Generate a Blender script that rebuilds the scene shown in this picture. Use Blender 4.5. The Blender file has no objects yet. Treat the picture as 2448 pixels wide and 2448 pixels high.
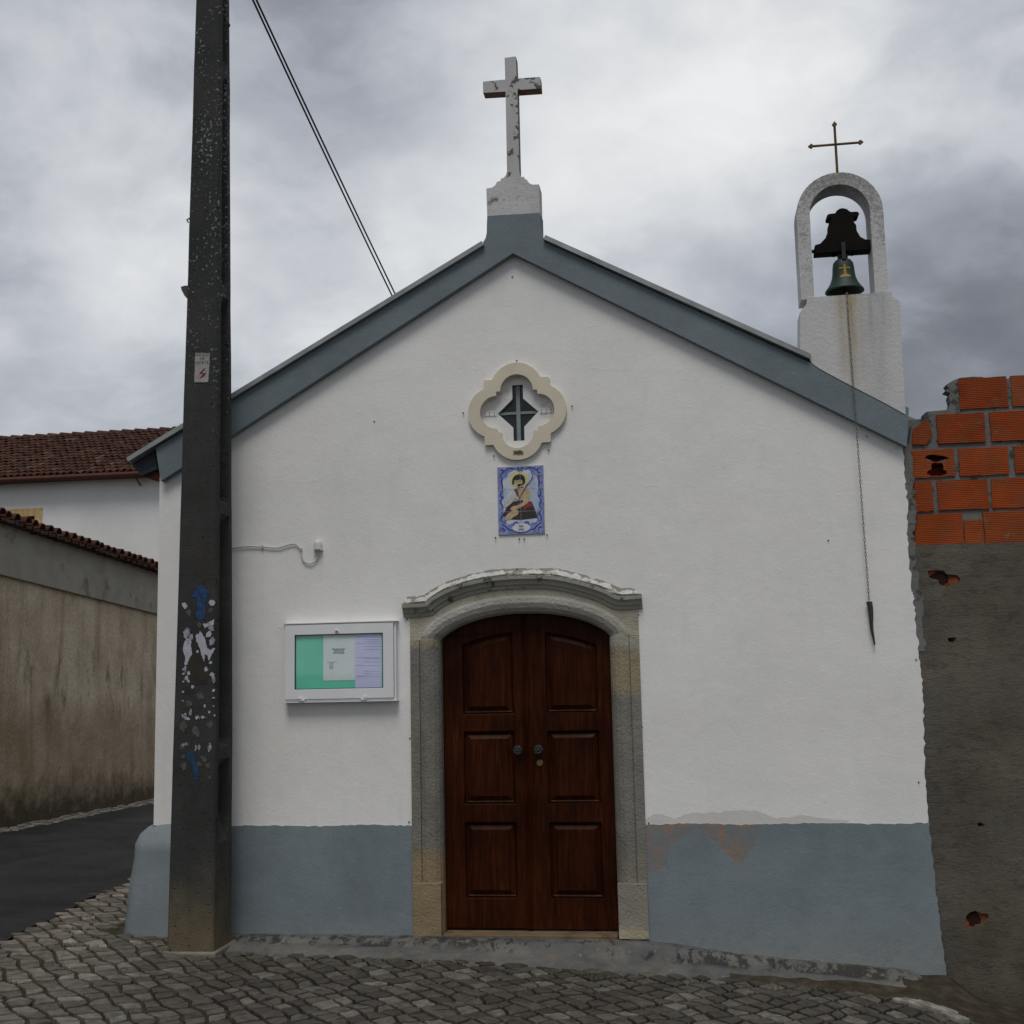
import bpy, bmesh, math, random
from mathutils import Vector, Matrix
from mathutils.geometry import tessellate_polygon
from mathutils import noise as mnoise
random.seed(7)
SC = bpy.context.scene
R = math.radians
# ------------------------------------------------------------------ camera
CAM_D, CAM_Z, FPX, HALF = 7.73, 1.70, 2900.0, 1224.0
AX = ((0.98916953, 0.14522099, -0.02131926),      # camera right
      (-0.040406, 0.12978142, -0.990719),          # camera down
      (-0.14110635, 0.98085047, 0.13424362))       # camera forward
rt, dn, fw = (Vector(a) for a in AX)
CAMP = Vector((0, -CAM_D, CAM_Z))
cd = bpy.data.cameras.new('camera'); cam = bpy.data.objects.new('camera', cd); SC.collection.objects.link(cam)
mw = Matrix((( rt.x, -dn.x, -fw.x, CAMP.x), (rt.y, -dn.y, -fw.y, CAMP.y), (rt.z, -dn.z, -fw.z, CAMP.z), (0, 0, 0, 1)))
cam.matrix_world = mw
cd.sensor_width = 36; cd.lens = 36 * FPX / (2 * HALF); cd.clip_start = 0.05; cd.clip_end = 2000
SC.camera = cam
def DIR(px, py): return rt * ((px - HALF) / FPX) + dn * ((py - HALF) / FPX) + fw
def P(px, py, y):                                   # photo pixel -> metres on the vertical plane at depth y
    d = DIR(px, py); return CAMP + d * ((y + CAM_D) / d.y)
def XZ(px, py, y):
    p = P(px, py, y); return (p.x, p.z)
# ------------------------------------------------------------------ world and sun
SUN_EL, SUN_AZ, SKY = 62, 178, 0.10
w = bpy.data.worlds.new('World'); SC.world = w; w.use_nodes = True
nt = w.node_tree; nt.nodes.clear()
def WN(t, **k):
    n = nt.nodes.new(t)
    for a, b in k.items(): setattr(n, a, b)
    return n
def wmath(op, a, b=None, c=None):
    n = WN('ShaderNodeMath', operation=op)
    for i, v in enumerate((a, b, c)):
        if v is None: continue
        if isinstance(v, (int, float)): n.inputs[i].default_value = v
        else: nt.links.new(v, n.inputs[i])
    return n.outputs[0]
wout = WN('ShaderNodeOutputWorld'); bg = WN('ShaderNodeBackground'); bg.inputs[1].default_value = SKY
nt.links.new(bg.outputs[0], wout.inputs[0])
sky = WN('ShaderNodeTexSky', sky_type='NISHITA', sun_disc=False)
sky.sun_elevation = R(SUN_EL); sky.sun_rotation = R(SUN_AZ)
tc = WN('ShaderNodeTexCoord'); gen = tc.outputs['Generated']
def wnoise(scale, detail, rough, off=(0, 0, 0), dist=0.0, vec=None):
    mp = WN('ShaderNodeMapping'); mp.inputs['Location'].default_value = off
    mp.inputs['Scale'].default_value = (1, 1, 1.7)
    nt.links.new(vec or gen, mp.inputs[0])
    n = WN('ShaderNodeTexNoise'); n.inputs['Scale'].default_value = scale; n.inputs['Detail'].default_value = detail
    n.inputs['Roughness'].default_value = rough; n.inputs['Distortion'].default_value = dist
    nt.links.new(mp.outputs[0], n.inputs[0]); return n
warp = wnoise(3.2, 4, .55)
wadd = WN('ShaderNodeVectorMath', operation='MULTIPLY_ADD')
nt.links.new(warp.outputs['Color'], wadd.inputs[0]); wadd.inputs[1].default_value = (.22, .22, .22); nt.links.new(gen, wadd.inputs[2])
wv = WN('ShaderNodeVectorMath', operation='SUBTRACT'); nt.links.new(wadd.outputs[0], wv.inputs[0]); wv.inputs[1].default_value = (.11, .11, .11)
wn_ = WN('ShaderNodeVectorMath', operation='NORMALIZE'); nt.links.new(wv.outputs[0], wn_.inputs[0])
val = 0.455
big = wnoise(2.6, 7, .52, (3.1, .4, 1.2), .3); fine = wnoise(7.5, 6, .55, (.7, 5.1, 2.2), .2)
val = wmath('ADD', val, wmath('MULTIPLY', wmath('SUBTRACT', big.outputs['Fac'], .5), .62))
val = wmath('ADD', val, wmath('MULTIPLY', wmath('SUBTRACT', fine.outputs['Fac'], .5), .50))
puff = wnoise(4.2, 9, .58, (5.3, 2.1, .6), .15, wn_.outputs[0])
pf_ = WN('ShaderNodeMapRange', interpolation_type='SMOOTHSTEP'); nt.links.new(puff.outputs['Fac'], pf_.inputs[0]); pf_.inputs[1].default_value = .40; pf_.inputs[2].default_value = .62
val = wmath('ADD', val, wmath('MULTIPLY', wmath('SUBTRACT', pf_.outputs[0], .5), .13))
# cloud banks: direction (through a point of the picture), width, brightness change
BANKS = [((1420, 400), .13, .20), ((1800, 330), .20, .24), ((120, 250), .10, .27), ((200, 640), .13, .20), ((760, 760), .11, .18), ((480, 480), .12, .06),
         ((-20, 490), .055, -.20), ((650, 210), .14, -.16), ((1050, 200), .10, -.03), ((2250, 800), .17, -.17), ((2440, 560), .14, -.12), ((1080, 560), .08, .10),
         ((60, 1000), .06, .10), ((1150, 20), .08, .08), ((2000, 100), .16, .12), ((200, 30), .10, -.12), ((1950, 640), .10, -.08), ((150, 900), .07, -.05)]
for (px, py), wd, amp in BANKS:
    d = DIR(px, py).normalized()
    sb = WN('ShaderNodeVectorMath', operation='DISTANCE'); nt.links.new(wn_.outputs[0], sb.inputs[0]); sb.inputs[1].default_value = d
    q = wmath('DIVIDE', sb.outputs['Value'], wd)
    e = wmath('POWER', 2.718, wmath('MULTIPLY', wmath('MULTIPLY', q, q), -1.0))
    val = wmath('MULTIPLY_ADD', e, amp, val)
cr = WN('ShaderNodeValToRGB'); el = cr.color_ramp.elements
el[0].position = 0.0; el[0].color = (.12, .128, .15, 1); el[1].position = 1.0; el[1].color = (.83, .84, .84, 1)
for p_, c_ in ((.22, (.195, .205, .23, 1)), (.45, (.355, .378, .425, 1)), (.68, (.58, .60, .63, 1)), (.86, (.74, .75, .76, 1))):
    e_ = el.new(p_); e_.color = c_
nt.links.new(val, cr.inputs[0])
cs = WN('ShaderNodeVectorMath', operation='SCALE'); cs.inputs['Scale'].default_value = 1 / SKY; nt.links.new(cr.outputs[0], cs.inputs[0])
mx = WN('ShaderNodeMix', data_type='RGBA'); mx.inputs['Factor'].default_value = .94
nt.links.new(sky.outputs[0], mx.inputs['A']); nt.links.new(cs.outputs[0], mx.inputs['B']); nt.links.new(mx.outputs['Result'], bg.inputs[0])
sl = bpy.data.lights.new('sun', 'SUN'); sl.energy = 1.35; sl.angle = R(24); sl.color = (1, .97, .92)
so = bpy.data.objects.new('sun', sl); SC.collection.objects.link(so)
az = R(SUN_AZ); e0 = R(SUN_EL); sdir = Vector((math.sin(az) * math.cos(e0), math.cos(az) * math.cos(e0), math.sin(e0)))
so.rotation_euler = sdir.to_track_quat('Z', 'Y').to_euler(); so.location = (0, -5, 12)
SC.view_settings.view_transform = 'Standard'; SC.view_settings.look = 'None'; SC.view_settings.exposure = 0.08; SC.view_settings.gamma = 1.0
# ------------------------------------------------------------------ material helpers
class Mat:
    def __init__(s, name, rough=.85, spec=.3):
        s.m = bpy.data.materials.new(name); s.m.use_nodes = True; s.t = s.m.node_tree
        s.b = s.t.nodes['Principled BSDF']; s.b.inputs['Roughness'].default_value = rough; s.b.inputs['Specular IOR Level'].default_value = spec
        g = s.t.nodes.new('ShaderNodeNewGeometry'); s.pos = g.outputs['Position']; s.isl = g.outputs['Random Per Island']; s.nrm = g.outputs['Normal']
        sp = s.t.nodes.new('ShaderNodeSeparateXYZ'); s.t.links.new(s.pos, sp.inputs[0]); s.x, s.y, s.z = sp.outputs
    def ln(s, v, sock):
        if isinstance(v, (int, float)): sock.default_value = v
        elif isinstance(v, tuple): sock.default_value = (*v, 1) if len(v) == 3 and len(sock.default_value) == 4 else v
        else: s.t.links.new(v, sock)
    def noise(s, scale, detail=4, rough=.55, sc=(1, 1, 1), dist=0, off=(0, 0, 0), col=False):
        mp = s.t.nodes.new('ShaderNodeMapping'); mp.inputs['Scale'].default_value = sc; mp.inputs['Location'].default_value = off; s.ln(s.pos, mp.inputs[0])
        n = s.t.nodes.new('ShaderNodeTexNoise'); n.inputs['Scale'].default_value = scale; n.inputs['Detail'].default_value = detail
        n.inputs['Roughness'].default_value = rough; n.inputs['Distortion'].default_value = dist; s.ln(mp.outputs[0], n.inputs[0])
        return n.outputs['Color' if col else 'Fac']
    def vor(s, scale, sc=(1, 1, 1), feat='F1', off=(0, 0, 0)):
        mp = s.t.nodes.new('ShaderNodeMapping'); mp.inputs['Scale'].default_value = sc; mp.inputs['Location'].default_value = off; s.ln(s.pos, mp.inputs[0])
        n = s.t.nodes.new('ShaderNodeTexVoronoi'); n.feature = feat; n.inputs['Scale'].default_value = scale; s.ln(mp.outputs[0], n.inputs[0]); return n.outputs['Distance']
    def ramp(s, f, stops, interp='LINEAR'):
        n = s.t.nodes.new('ShaderNodeValToRGB'); n.color_ramp.interpolation = interp; e = n.color_ramp.elements
        while len(e) < len(stops): e.new(.5)
        for i, (p, c) in enumerate(stops):
            e[i].position = p; e[i].color = (c, c, c, 1) if isinstance(c, (int, float)) else (*c, 1)
        s.ln(f, n.inputs[0]); return n.outputs[0]
    def mix(s, f, a, b, mode='MIX'):
        n = s.t.nodes.new('ShaderNodeMix'); n.data_type = 'RGBA'; n.blend_type = mode
        s.ln(f, n.inputs['Factor']); s.ln(a, n.inputs['A']); s.ln(b, n.inputs['B']); return n.outputs['Result']
    def math(s, op, a, b=0.0, c=0.0, clamp=False):
        n = s.t.nodes.new('ShaderNodeMath'); n.operation = op; n.use_clamp = clamp
        for i, v in enumerate((a, b, c)): s.ln(v, n.inputs[i])
        return n.outputs[0]
    def maprange(s, v, a, b, c=0.0, d=1.0, smooth=False):
        n = s.t.nodes.new('ShaderNodeMapRange'); n.interpolation_type = 'SMOOTHSTEP' if smooth else 'LINEAR'
        for i, x in enumerate((v, a, b, c, d)): s.ln(x, n.inputs[i])
        return n.outputs[0]
    def band(s, v, a, b, soft):                     # 1 between a and b
        return s.math('MULTIPLY', s.maprange(v, a - soft, a + soft), s.maprange(v, b + soft, b - soft))
    def box(s, x0, x1, z0, z1, soft=.02, jit=.0, nscale=14):
        xx, zz = s.x, s.z
        if jit:
            c = s.noise(nscale, 5, .6); d = s.noise(nscale, 5, .6, off=(9, 4, 2))
            xx = s.math('ADD', xx, s.math('MULTIPLY', s.math('SUBTRACT', c, .5), jit)); zz = s.math('ADD', zz, s.math('MULTIPLY', s.math('SUBTRACT', d, .5), jit))
        return s.math('MULTIPLY', s.band(xx, x0, x1, soft), s.band(zz, z0, z1, soft))
    def bump(s, h, strength=.3, dist=.01, prev=None):
        n = s.t.nodes.new('ShaderNodeBump'); n.inputs['Strength'].default_value = strength; n.inputs['Distance'].default_value = dist
        s.ln(h, n.inputs['Height'])
        if prev is not None: s.t.links.new(prev, n.inputs['Normal'])
        s.t.links.new(n.outputs[0], s.b.inputs['Normal']); return n.outputs[0]
    def col(s, c): s.ln(c, s.b.inputs['Base Color']); return s.m
def plain(name, c, rough=.7, var=.25, scale=9, metal=0.0, spec=.3, bump=.15):
    a = Mat(name, rough, spec); a.b.inputs['Metallic'].default_value = metal
    f = a.ramp(a.noise(scale, 6, .6), [(.3, 1 - var), (.7, 1 + var)])
    a.bump(a.noise(scale * 6, 4), bump, .004)
    return a.col(a.mix(1.0, c, f, 'MULTIPLY'))
# ------------------------------------------------------------------ mesh helpers
def tag(o, label=None, cat=None, group=None, kind=None):
    if label: o['label'] = label
    if cat: o['category'] = cat
    if group: o['group'] = group
    if kind: o['kind'] = kind
    return o
def thing(name, loc, label, cat, group=None):
    o = bpy.data.objects.new(name, None); SC.collection.objects.link(o); o.location = loc; o.empty_display_size = .2
    return tag(o, label, cat, group)
WORLD = {}
def obj(name, bm, mat, parent=None, smooth=False, bevel=0, recalc=True):
    if recalc: bmesh.ops.recalc_face_normals(bm, faces=bm.faces[:])
    me = bpy.data.meshes.new(name); bm.to_mesh(me); bm.free()
    for m in (mat if isinstance(mat, (list, tuple)) else [mat]): me.materials.append(m)
    if smooth:
        for p in me.polygons: p.use_smooth = True
    o = bpy.data.objects.new(name, me); SC.collection.objects.link(o)
    if parent is not None:
        o.parent = parent
        off = parent.location if parent.type == 'EMPTY' else Vector((0, 0, 0))
        o.matrix_parent_inverse = Matrix.Translation(-Vector(off))
    if bevel:
        b = o.modifiers.new('bevel', 'BEVEL'); b.width = bevel; b.segments = 2; b.limit_method = 'ANGLE'; b.angle_limit = R(40)
    return o
def prism(bm, loops, y0, y1, mi=0):                # polygon (with holes) in XZ, extruded from y0 to y1
    flat = [p for l in loops for p in l]
    tris = tessellate_polygon([[Vector((x, z, 0)) for x, z in l] for l in loops])
    f = [bm.verts.new((x, y0, z)) for x, z in flat]; b = [bm.verts.new((x, y1, z)) for x, z in flat]
    for t in tris:
        for vs in ((f[t[0]], f[t[1]], f[t[2]]), (b[t[2]], b[t[1]], b[t[0]])):
            try: bm.faces.new(vs).material_index = mi
            except ValueError: pass
    i = 0
    for l in loops:
        n = len(l)
        for k in range(n):
            a, c = i + k, i + (k + 1) % n
            bm.faces.new((f[a], f[c], b[c], b[a])).material_index = mi
        i += n
    return bm
def box(bm, x0, x1, y0, y1, z0, z1, mi=0):
    v = [bm.verts.new(p) for p in ((x0, y0, z0), (x1, y0, z0), (x1, y1, z0), (x0, y1, z0), (x0, y0, z1), (x1, y0, z1), (x1, y1, z1), (x0, y1, z1))]
    for q in ((0, 1, 2, 3), (7, 6, 5, 4), (0, 4, 5, 1), (1, 5, 6, 2), (2, 6, 7, 3), (3, 7, 4, 0)):
        bm.faces.new([v[i] for i in q]).material_index = mi
    return bm
def tube(bm, pts, r, seg=8, cap=True):
    pts = [Vector(p) for p in pts]; rings = []
    up = Vector((0, 0, 1)); prev = None
    for i, p in enumerate(pts):
        t = (pts[min(i + 1, len(pts) - 1)] - pts[max(i - 1, 0)]).normalized()
        if prev is None: prev = t.cross(up) if abs(t.z) < .95 else t.cross(Vector((1, 0, 0)))
        a = (prev - t * prev.dot(t)).normalized(); prev = a; b = t.cross(a)
        rr = r[i] if isinstance(r, (list, tuple)) else r
        rings.append([bm.verts.new(p + (a * math.cos(k * 2 * math.pi / seg) + b * math.sin(k * 2 * math.pi / seg)) * rr) for k in range(seg)])
    for A, B in zip(rings, rings[1:]):
        for k in range(seg): bm.faces.new((A[k], A[(k + 1) % seg], B[(k + 1) % seg], B[k]))
    if cap: bm.faces.new(rings[0][::-1]); bm.faces.new(rings[-1])
    return bm
def lathe(bm, prof, c, axis='Z', seg=28):
    rings = []
    for r, h in prof:
        ring = []
        for k in range(seg):
            a = 2 * math.pi * k / seg; u, v = r * math.cos(a), r * math.sin(a)
            ring.append(bm.verts.new(Vector(c) + (Vector((u, v, h)) if axis == 'Z' else Vector((u, h, v)))))
        rings.append(ring)
    for A, B in zip(rings, rings[1:]):
        for k in range(seg): bm.faces.new((A[k], A[(k + 1) % seg], B[(k + 1) % seg], B[k]))
    bm.faces.new(rings[0][::-1]); bm.faces.new(rings[-1])
    return bm
def catmull(pts, n=6, closed=False):
    out = []; m = len(pts)
    rng = range(m if closed else m - 1)
    for i in rng:
        p = [pts[(i + k) % m] if closed else pts[min(max(i + k, 0), m - 1)] for k in (-1, 0, 1, 2)]
        for k in range(n):
            t = k / n
            out.append(tuple(.5 * (2 * b + (c - a) * t + (2 * a - 5 * b + 4 * c - d) * t * t + (3 * b - a - 3 * c + d) * t ** 3) for a, b, c, d in zip(*p)))
    if not closed: out.append(tuple(pts[-1]))
    return out
def sweep(bm, path, prof, nrm=None, caps=True):    # path in XZ, profile = (offset to the left of travel, y)
    n = len(path); rows = []
    if nrm is None: nrm = normals(path)
    for (x, z), (nx, nz) in zip(path, nrm):
        rows.append([bm.verts.new((x + nx * u, y, z + nz * u)) for u, y in prof])
    for A, B in zip(rows, rows[1:]):
        for k in range(len(prof) - 1): bm.faces.new((A[k], A[k + 1], B[k + 1], B[k]))
        bm.faces.new((A[-1], A[0], B[0], B[-1]))
    if caps: bm.faces.new(rows[0][::-1]); bm.faces.new(rows[-1])
    return bm
def normals(path):
    out = []
    for i in range(len(path)):
        a, b, c = path[max(i - 1, 0)], path[i], path[min(i + 1, len(path) - 1)]
        d1 = Vector((b[0] - a[0], b[1] - a[1])); d2 = Vector((c[0] - b[0], c[1] - b[1]))
        if d1.length < 1e-9: d1 = d2
        if d2.length < 1e-9: d2 = d1
        n1 = Vector((-d1.y, d1.x)).normalized(); n2 = Vector((-d2.y, d2.x)).normalized(); s = (n1 + n2); s /= max(s.length, 1e-6)
        s /= max(.6, s.dot(n1)); out.append((s.x, s.y))
    return out
def blob(cx, cz, r, n=11, jit=.35, ax=1.0, az_=1.0, rnd=random):
    n *= 3; o = rnd.uniform(0, 99); out = []
    for k in range(n):
        t = 2 * math.pi * k / n; q = 1 + jit * 1.5 * mnoise.noise(Vector((1.3 * math.cos(t) + o, 1.3 * math.sin(t), 0))) + jit * .9 * mnoise.noise(Vector((3.5 * math.cos(t) + o, 3.5 * math.sin(t), 7)))
        out.append((cx + ax * r * q * math.cos(t), cz + az_ * r * q * math.sin(t)))
    return out
def rough_line(p, q, n, amp, seed=0):
    rnd = random.Random(seed); out = []
    for i in range(n + 1):
        t = i / n; a = amp if 0 < i < n else 0
        out.append((p[0] + (q[0] - p[0]) * t + rnd.uniform(-a, a), p[1] + (q[1] - p[1]) * t + rnd.uniform(-a, a) * .5))
    return out
BM = bmesh.new
# ------------------------------------------------------------------ ground shape
GX = [(-400, 12.0), (-60, 1.6), (-7.2, .34), (-4.4, .165), (-3.2, .098), (-2.8, .065), (-1.65, .048), (-.43, -.017), (.73, -.08), (1.15, -.118), (1.5, -.21), (2.1, -.34), (4, -.56), (60, -3), (400, -14)]
def g(x, y):
    for (a, za), (b, zb) in zip(GX, GX[1:]):
        if x <= b or b == 400:
            z = za + (zb - za) * (x - a) / (b - a); break
    return z - .02 * max(0.0, y)
def G(px, py):
    d = DIR(px, py); t = 5.0
    for _ in range(60):
        p = CAMP + d * t; t += (p.z - g(p.x, p.y)) / max(.05, -d.z) * .8
    return CAMP + d * t
EDGE = [(-7, -2.6), (-4, -3.4), (-2, -3.95), (-.9, -4.25)]      # (y, x) edge between cobbles and asphalt
for q in ((0, 2245), (100, 2192), (210, 2140), (310, 2100)):
    p = G(*q); EDGE.append((p.y, p.x))
EDGE += [(EDGE[-1][0] + 1.0, -4.05), (EDGE[-1][0] + 1.8, -3.6)]
EDGE.sort()
def edge_x(y):
    if y <= EDGE[0][0]: return EDGE[0][1]
    for (a, xa), (b, xb) in zip(EDGE, EDGE[1:]):
        if y <= b: return xa + (xb - xa) * (y - a) / (b - a)
    return EDGE[-1][1]
def sheet(name, xs, ys, dz, mat, keep=lambda x, y: True):
    bm = BM(); v = {}
    for i, x in enumerate(xs):
        for j, y in enumerate(ys): v[i, j] = bm.verts.new((x, y, g(x, y) + dz))
    for i in range(len(xs) - 1):
        for j in range(len(ys) - 1):
            if keep((xs[i] + xs[i + 1]) / 2, (ys[j] + ys[j + 1]) / 2): bm.faces.new((v[i, j], v[i + 1, j], v[i + 1, j + 1], v[i, j + 1]))
    return obj(name, bm, mat)
m = Mat('joint_earth', .95); c = m.ramp(m.noise(6, 6, .6), [(.3, (.026, .020, .013)), (.55, (.046, .037, .025)), (.75, (.035, .038, .017))])
m.bump(m.noise(60, 5), .6, .01); EARTH = m.col(c)
xs = [a for a, _ in GX]; ys = [-400, -60, -10, 0, 20, 60, 400]
tag(sheet('ground', xs, ys, -.022, EARTH), kind='structure')
m = Mat('asphalt', .88); f = m.noise(1.6, 5, .6, sc=(1.6, .5, 1)); c = m.ramp(f, [(.3, (.011, .011, .0135)), (.5, (.020, .020, .0225)), (.72, (.042, .041, .042))]); c = m.mix(m.ramp(m.noise(1.1, 6, .6, sc=(.5, 2.2, 1), off=(3, 3, 0)), [(.45, 0.), (.6, .6)]), c, (.034, .032, .033))
c = m.mix(m.ramp(m.noise(75, 4, .8), [(.5, 0.), (.66, .6)]), c, (.075, .073, .07)); c = m.mix(m.ramp(m.noise(2.4, 7, .7, off=(5, 5, 0)), [(.5, 0.), (.58, .5)]), c, (.012, .012, .014)); m.bump(m.noise(80, 5, .8), 1.0, .012); ASPH = m.col(c)
bm = BM(); rows = []
yl = [-7, -6, -5, -4, -3, -2, -1.4, -.9, -.6, -.35, -.1, 0, .3, .6, .9, 1.2, 1.5, 1.8, 2.1, 2.4, 2.8, 3.3, 4, 5, 6, 8, 10, 14, 20]
for y in yl:
    r0, r1 = -9.5 if y < 0 else -6.95, min(edge_x(y), -2) + .07 + .03 * math.sin(y * 5) if y < 4 else -3.5
    xx = [r0] + [a for a, _ in GX if r0 < a < r1] + [-5.6 - .0 * y] * 0 + [r1]
    n = 10; rows.append([bm.verts.new((r0 + (r1 - r0) * k / n, y, g(r0 + (r1 - r0) * k / n, y) + .0)) for k in range(n + 1)])
for A, B in zip(rows, rows[1:]):
    for k in range(10): bm.faces.new((A[k], A[k + 1], B[k + 1], B[k]))
tag(obj('road', bm, ASPH), kind='structure')
# ------------------------------------------------------------------ cobbles
def stone(bm, pts, z, cr, rnd):
    cx = sum(p[0] for p in pts) / len(pts); cy = sum(p[1] for p in pts) / len(pts)
    tx, ty = rnd.uniform(-.035, .035), rnd.uniform(-.035, .035); dz = rnd.uniform(-.004, .003)
    rings = []
    for s, h in ((1.0, -.04), (.995, -.005), (.965, -.0005), (.70, cr * .6)):
        rings.append([bm.verts.new((cx + (x - cx) * s, cy + (y - cy) * s, z(x, y) + h + dz + tx * (x - cx) * s + ty * (y - cy) * s + (rnd.uniform(-.0025, .0025) if h > -.02 else 0))) for x, y in pts])
    for A, B in zip(rings, rings[1:]):
        n = len(A)
        for k in range(n): bm.faces.new((A[k], A[(k + 1) % n], B[(k + 1) % n], B[k]))
    bm.faces.new(rings[-1])
def cobbles(bm, pitch, ang, x0, x1, y0, y1, inside, rnd, gap=.0085):
    ca, sa = math.cos(ang), math.sin(ang); n = int(max(x1 - x0, y1 - y0) * 1.5 / pitch); cx, cy = (x0 + x1) / 2, (y0 + y1) / 2
    J = {}
    def J_(i, j):
        if (i, j) not in J:
            w1 = mnoise.noise(Vector((i * .11, j * .11, 1.5))) * .5; w2 = mnoise.noise(Vector((i * .11, j * .11, 7.5))) * .5
            u = (i + rnd.uniform(-.22, .22) + w1) * pitch; v = (j + rnd.uniform(-.22, .22) + w2) * pitch
            J[i, j] = (cx + ca * u - sa * v, cy + sa * u + ca * v)
        return J[i, j]
    cnt = 0
    for i in range(-n, n):
        for j in range(-n, n):
            q = [J_(i, j), J_(i + 1, j), J_(i + 1, j + 1), J_(i, j + 1)]
            mx_, my = sum(p[0] for p in q) / 4, sum(p[1] for p in q) / 4
            if not (x0 < mx_ < x1 and y0 < my < y1 and inside(mx_, my)): continue
            pts = []
            for k in range(4):
                a, b = Vector(q[k]), Vector(q[(k + 1) % 4]); c0 = Vector((mx_, my))
                for t in (.06, .5, .94):
                    p = a.lerp(b, t); d = (c0 - p); L = d.length
                    p = p + d * ((gap * (1.0 if t == .5 else 1.35) + rnd.uniform(0, .005)) / L); pts.append((p.x, p.y))
            stone(bm, pts, g, rnd.uniform(-.001, .003), rnd); cnt += 1
    return cnt
m = Mat('cobble_stone', .58, .45)
c = m.ramp(m.isl, [(0, (.046, .039, .031)), (.3, (.066, .057, .045)), (.65, (.086, .075, .060)), (.88, (.112, .100, .081)), (1, (.16, .147, .122))])
pale = m.math('MULTIPLY', m.maprange(m.x, -2.75, -3.9, 0, 1, True), .8); c = m.mix(pale, c, m.mix(1.0, c, (1.9, 1.85, 1.75), 'MULTIPLY'))
c = m.mix(1.0, c, m.ramp(m.noise(22, 6, .65), [(.25, .45), (.5, 1.), (.75, 1.6)]), 'MULTIPLY')
c = m.mix(m.ramp(m.noise(7, 5, .6, off=(4, 1, 0)), [(.5, 0.), (.7, .5)]), c, (.055, .048, .03))
m.bump(m.noise(60, 6, .7), .6, .007); COB = m.col(c)
WALLX0, WALLX1 = -3.526, 1.40
def in_cob(x, y):
    if x < edge_x(y) + .04: return False
    if y > -.02 and x > -3.64: return False
    if x > -3.3 and y > -.34 + .02 * math.sin(x * 4): return False
    if x > 1.15 and y > -.62 + (x - 1.15) * .05: return False
    if -3.84 < x < -3.2 and y > -.15: return False
    return True
bm = BM(); rnd = random.Random(3)
cobbles(bm, .110, R(43), -4.8, 3.2, -4.2, 3.0, in_cob, rnd)
tag(obj('cobbled_pavement', bm, COB, recalc=True), kind='structure')
bm = BM(); cobbles(bm, .10, R(8), -7.2, -6.93, .5, 13, lambda x, y: True, rnd)
tag(obj('cobbled_gutter', bm, plain('gutter_stone', (.2, .185, .155), .85, .75, 9)), kind='structure')
# ------------------------------------------------------------------ chapel materials
ZP = P(1100, 1972, 0).z                              # top of the blue plinth
def plaster(name, base=(.84, .825, .79), dmg=True):
    m = Mat(name, .9, .2)
    big = m.ramp(m.noise(1.1, 6, .6), [(.25, .9), (.5, .985), (.8, 1.03)])
    c = m.mix(1.0, base, big, 'MULTIPLY')
    c = m.mix(m.ramp(m.noise(3.5, 7, .65, sc=(2.2, 2.2, .5), off=(2, 2, 2)), [(.55, 0.), (.8, .26)]), c, (.56, .55, .51))
    c = m.mix(m.ramp(m.noise(45, 4, .7), [(.66, 0.), (.78, .35)]), c, (.42, .41, .39))
    c = m.mix(m.ramp(m.noise(.8, 5, .6, off=(4, 0, 2)), [(.42, 0.), (.68, .42)]), c, (.70, .68, .63))
    c = m.mix(m.ramp(m.noise(1.3, 6, .62, off=(8, 3, 6)), [(.5, 0.), (.72, .22)]), c, (.62, .65, .67))
    cw = m.noise(2.2, 3, .5, off=(1, 1, 9)); ck = m.vor(1.15, feat='DISTANCE_TO_EDGE', off=(2.3, .1, .7))
    ck = m.math('ADD', ck, m.math('MULTIPLY', m.math('SUBTRACT', m.noise(14, 5, .6), .5), .03))
    crack = m.math('MULTIPLY', m.ramp(m.math('ABSOLUTE', ck), [(.0, .12), (.004, 0.)]), m.ramp(cw, [(.53, 0.), (.6, 1.)])); c = m.mix(crack, c, (.42, .41, .39))
    if dmg:
        dx = m.ramp(m.maprange(m.x, -.33, 1.0), [(0, .2), (.05, .62), (.1, .5), (.14, .3), (.2, .62), (.42, .75), (.52, .75), (.6, .3), (.72, .45), (.9, .2), (1, 0.)])
        lim = m.math('ADD', ZP, m.math('MULTIPLY', m.math('ADD', dx, m.math('MULTIPLY', m.math('SUBTRACT', m.noise(16, 5), .5), .35)), .105))
        inx = m.band(m.x, -.33, .9, .01)
        c = m.mix(m.math('MULTIPLY', m.math('MULTIPLY', m.math('LESS_THAN', m.z, lim), inx), .5), c, (.47, .45, .41))
    h1 = m.noise(5, 5, .6); b = m.bump(h1, .16, .03); h2 = m.noise(70, 6, .7); b2 = m.bump(h2, .2, .010, b)
    m.bump(m.ramp(m.noise(24, 3, .5, off=(3, 3, 3)), [(.62, 0.), (.72, 1.)]), .08, .01, b2)
    return m.col(c)
WHITE = plaster('white_plaster')
WHITE2 = plaster('white_plaster_clean', dmg=False)
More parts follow.
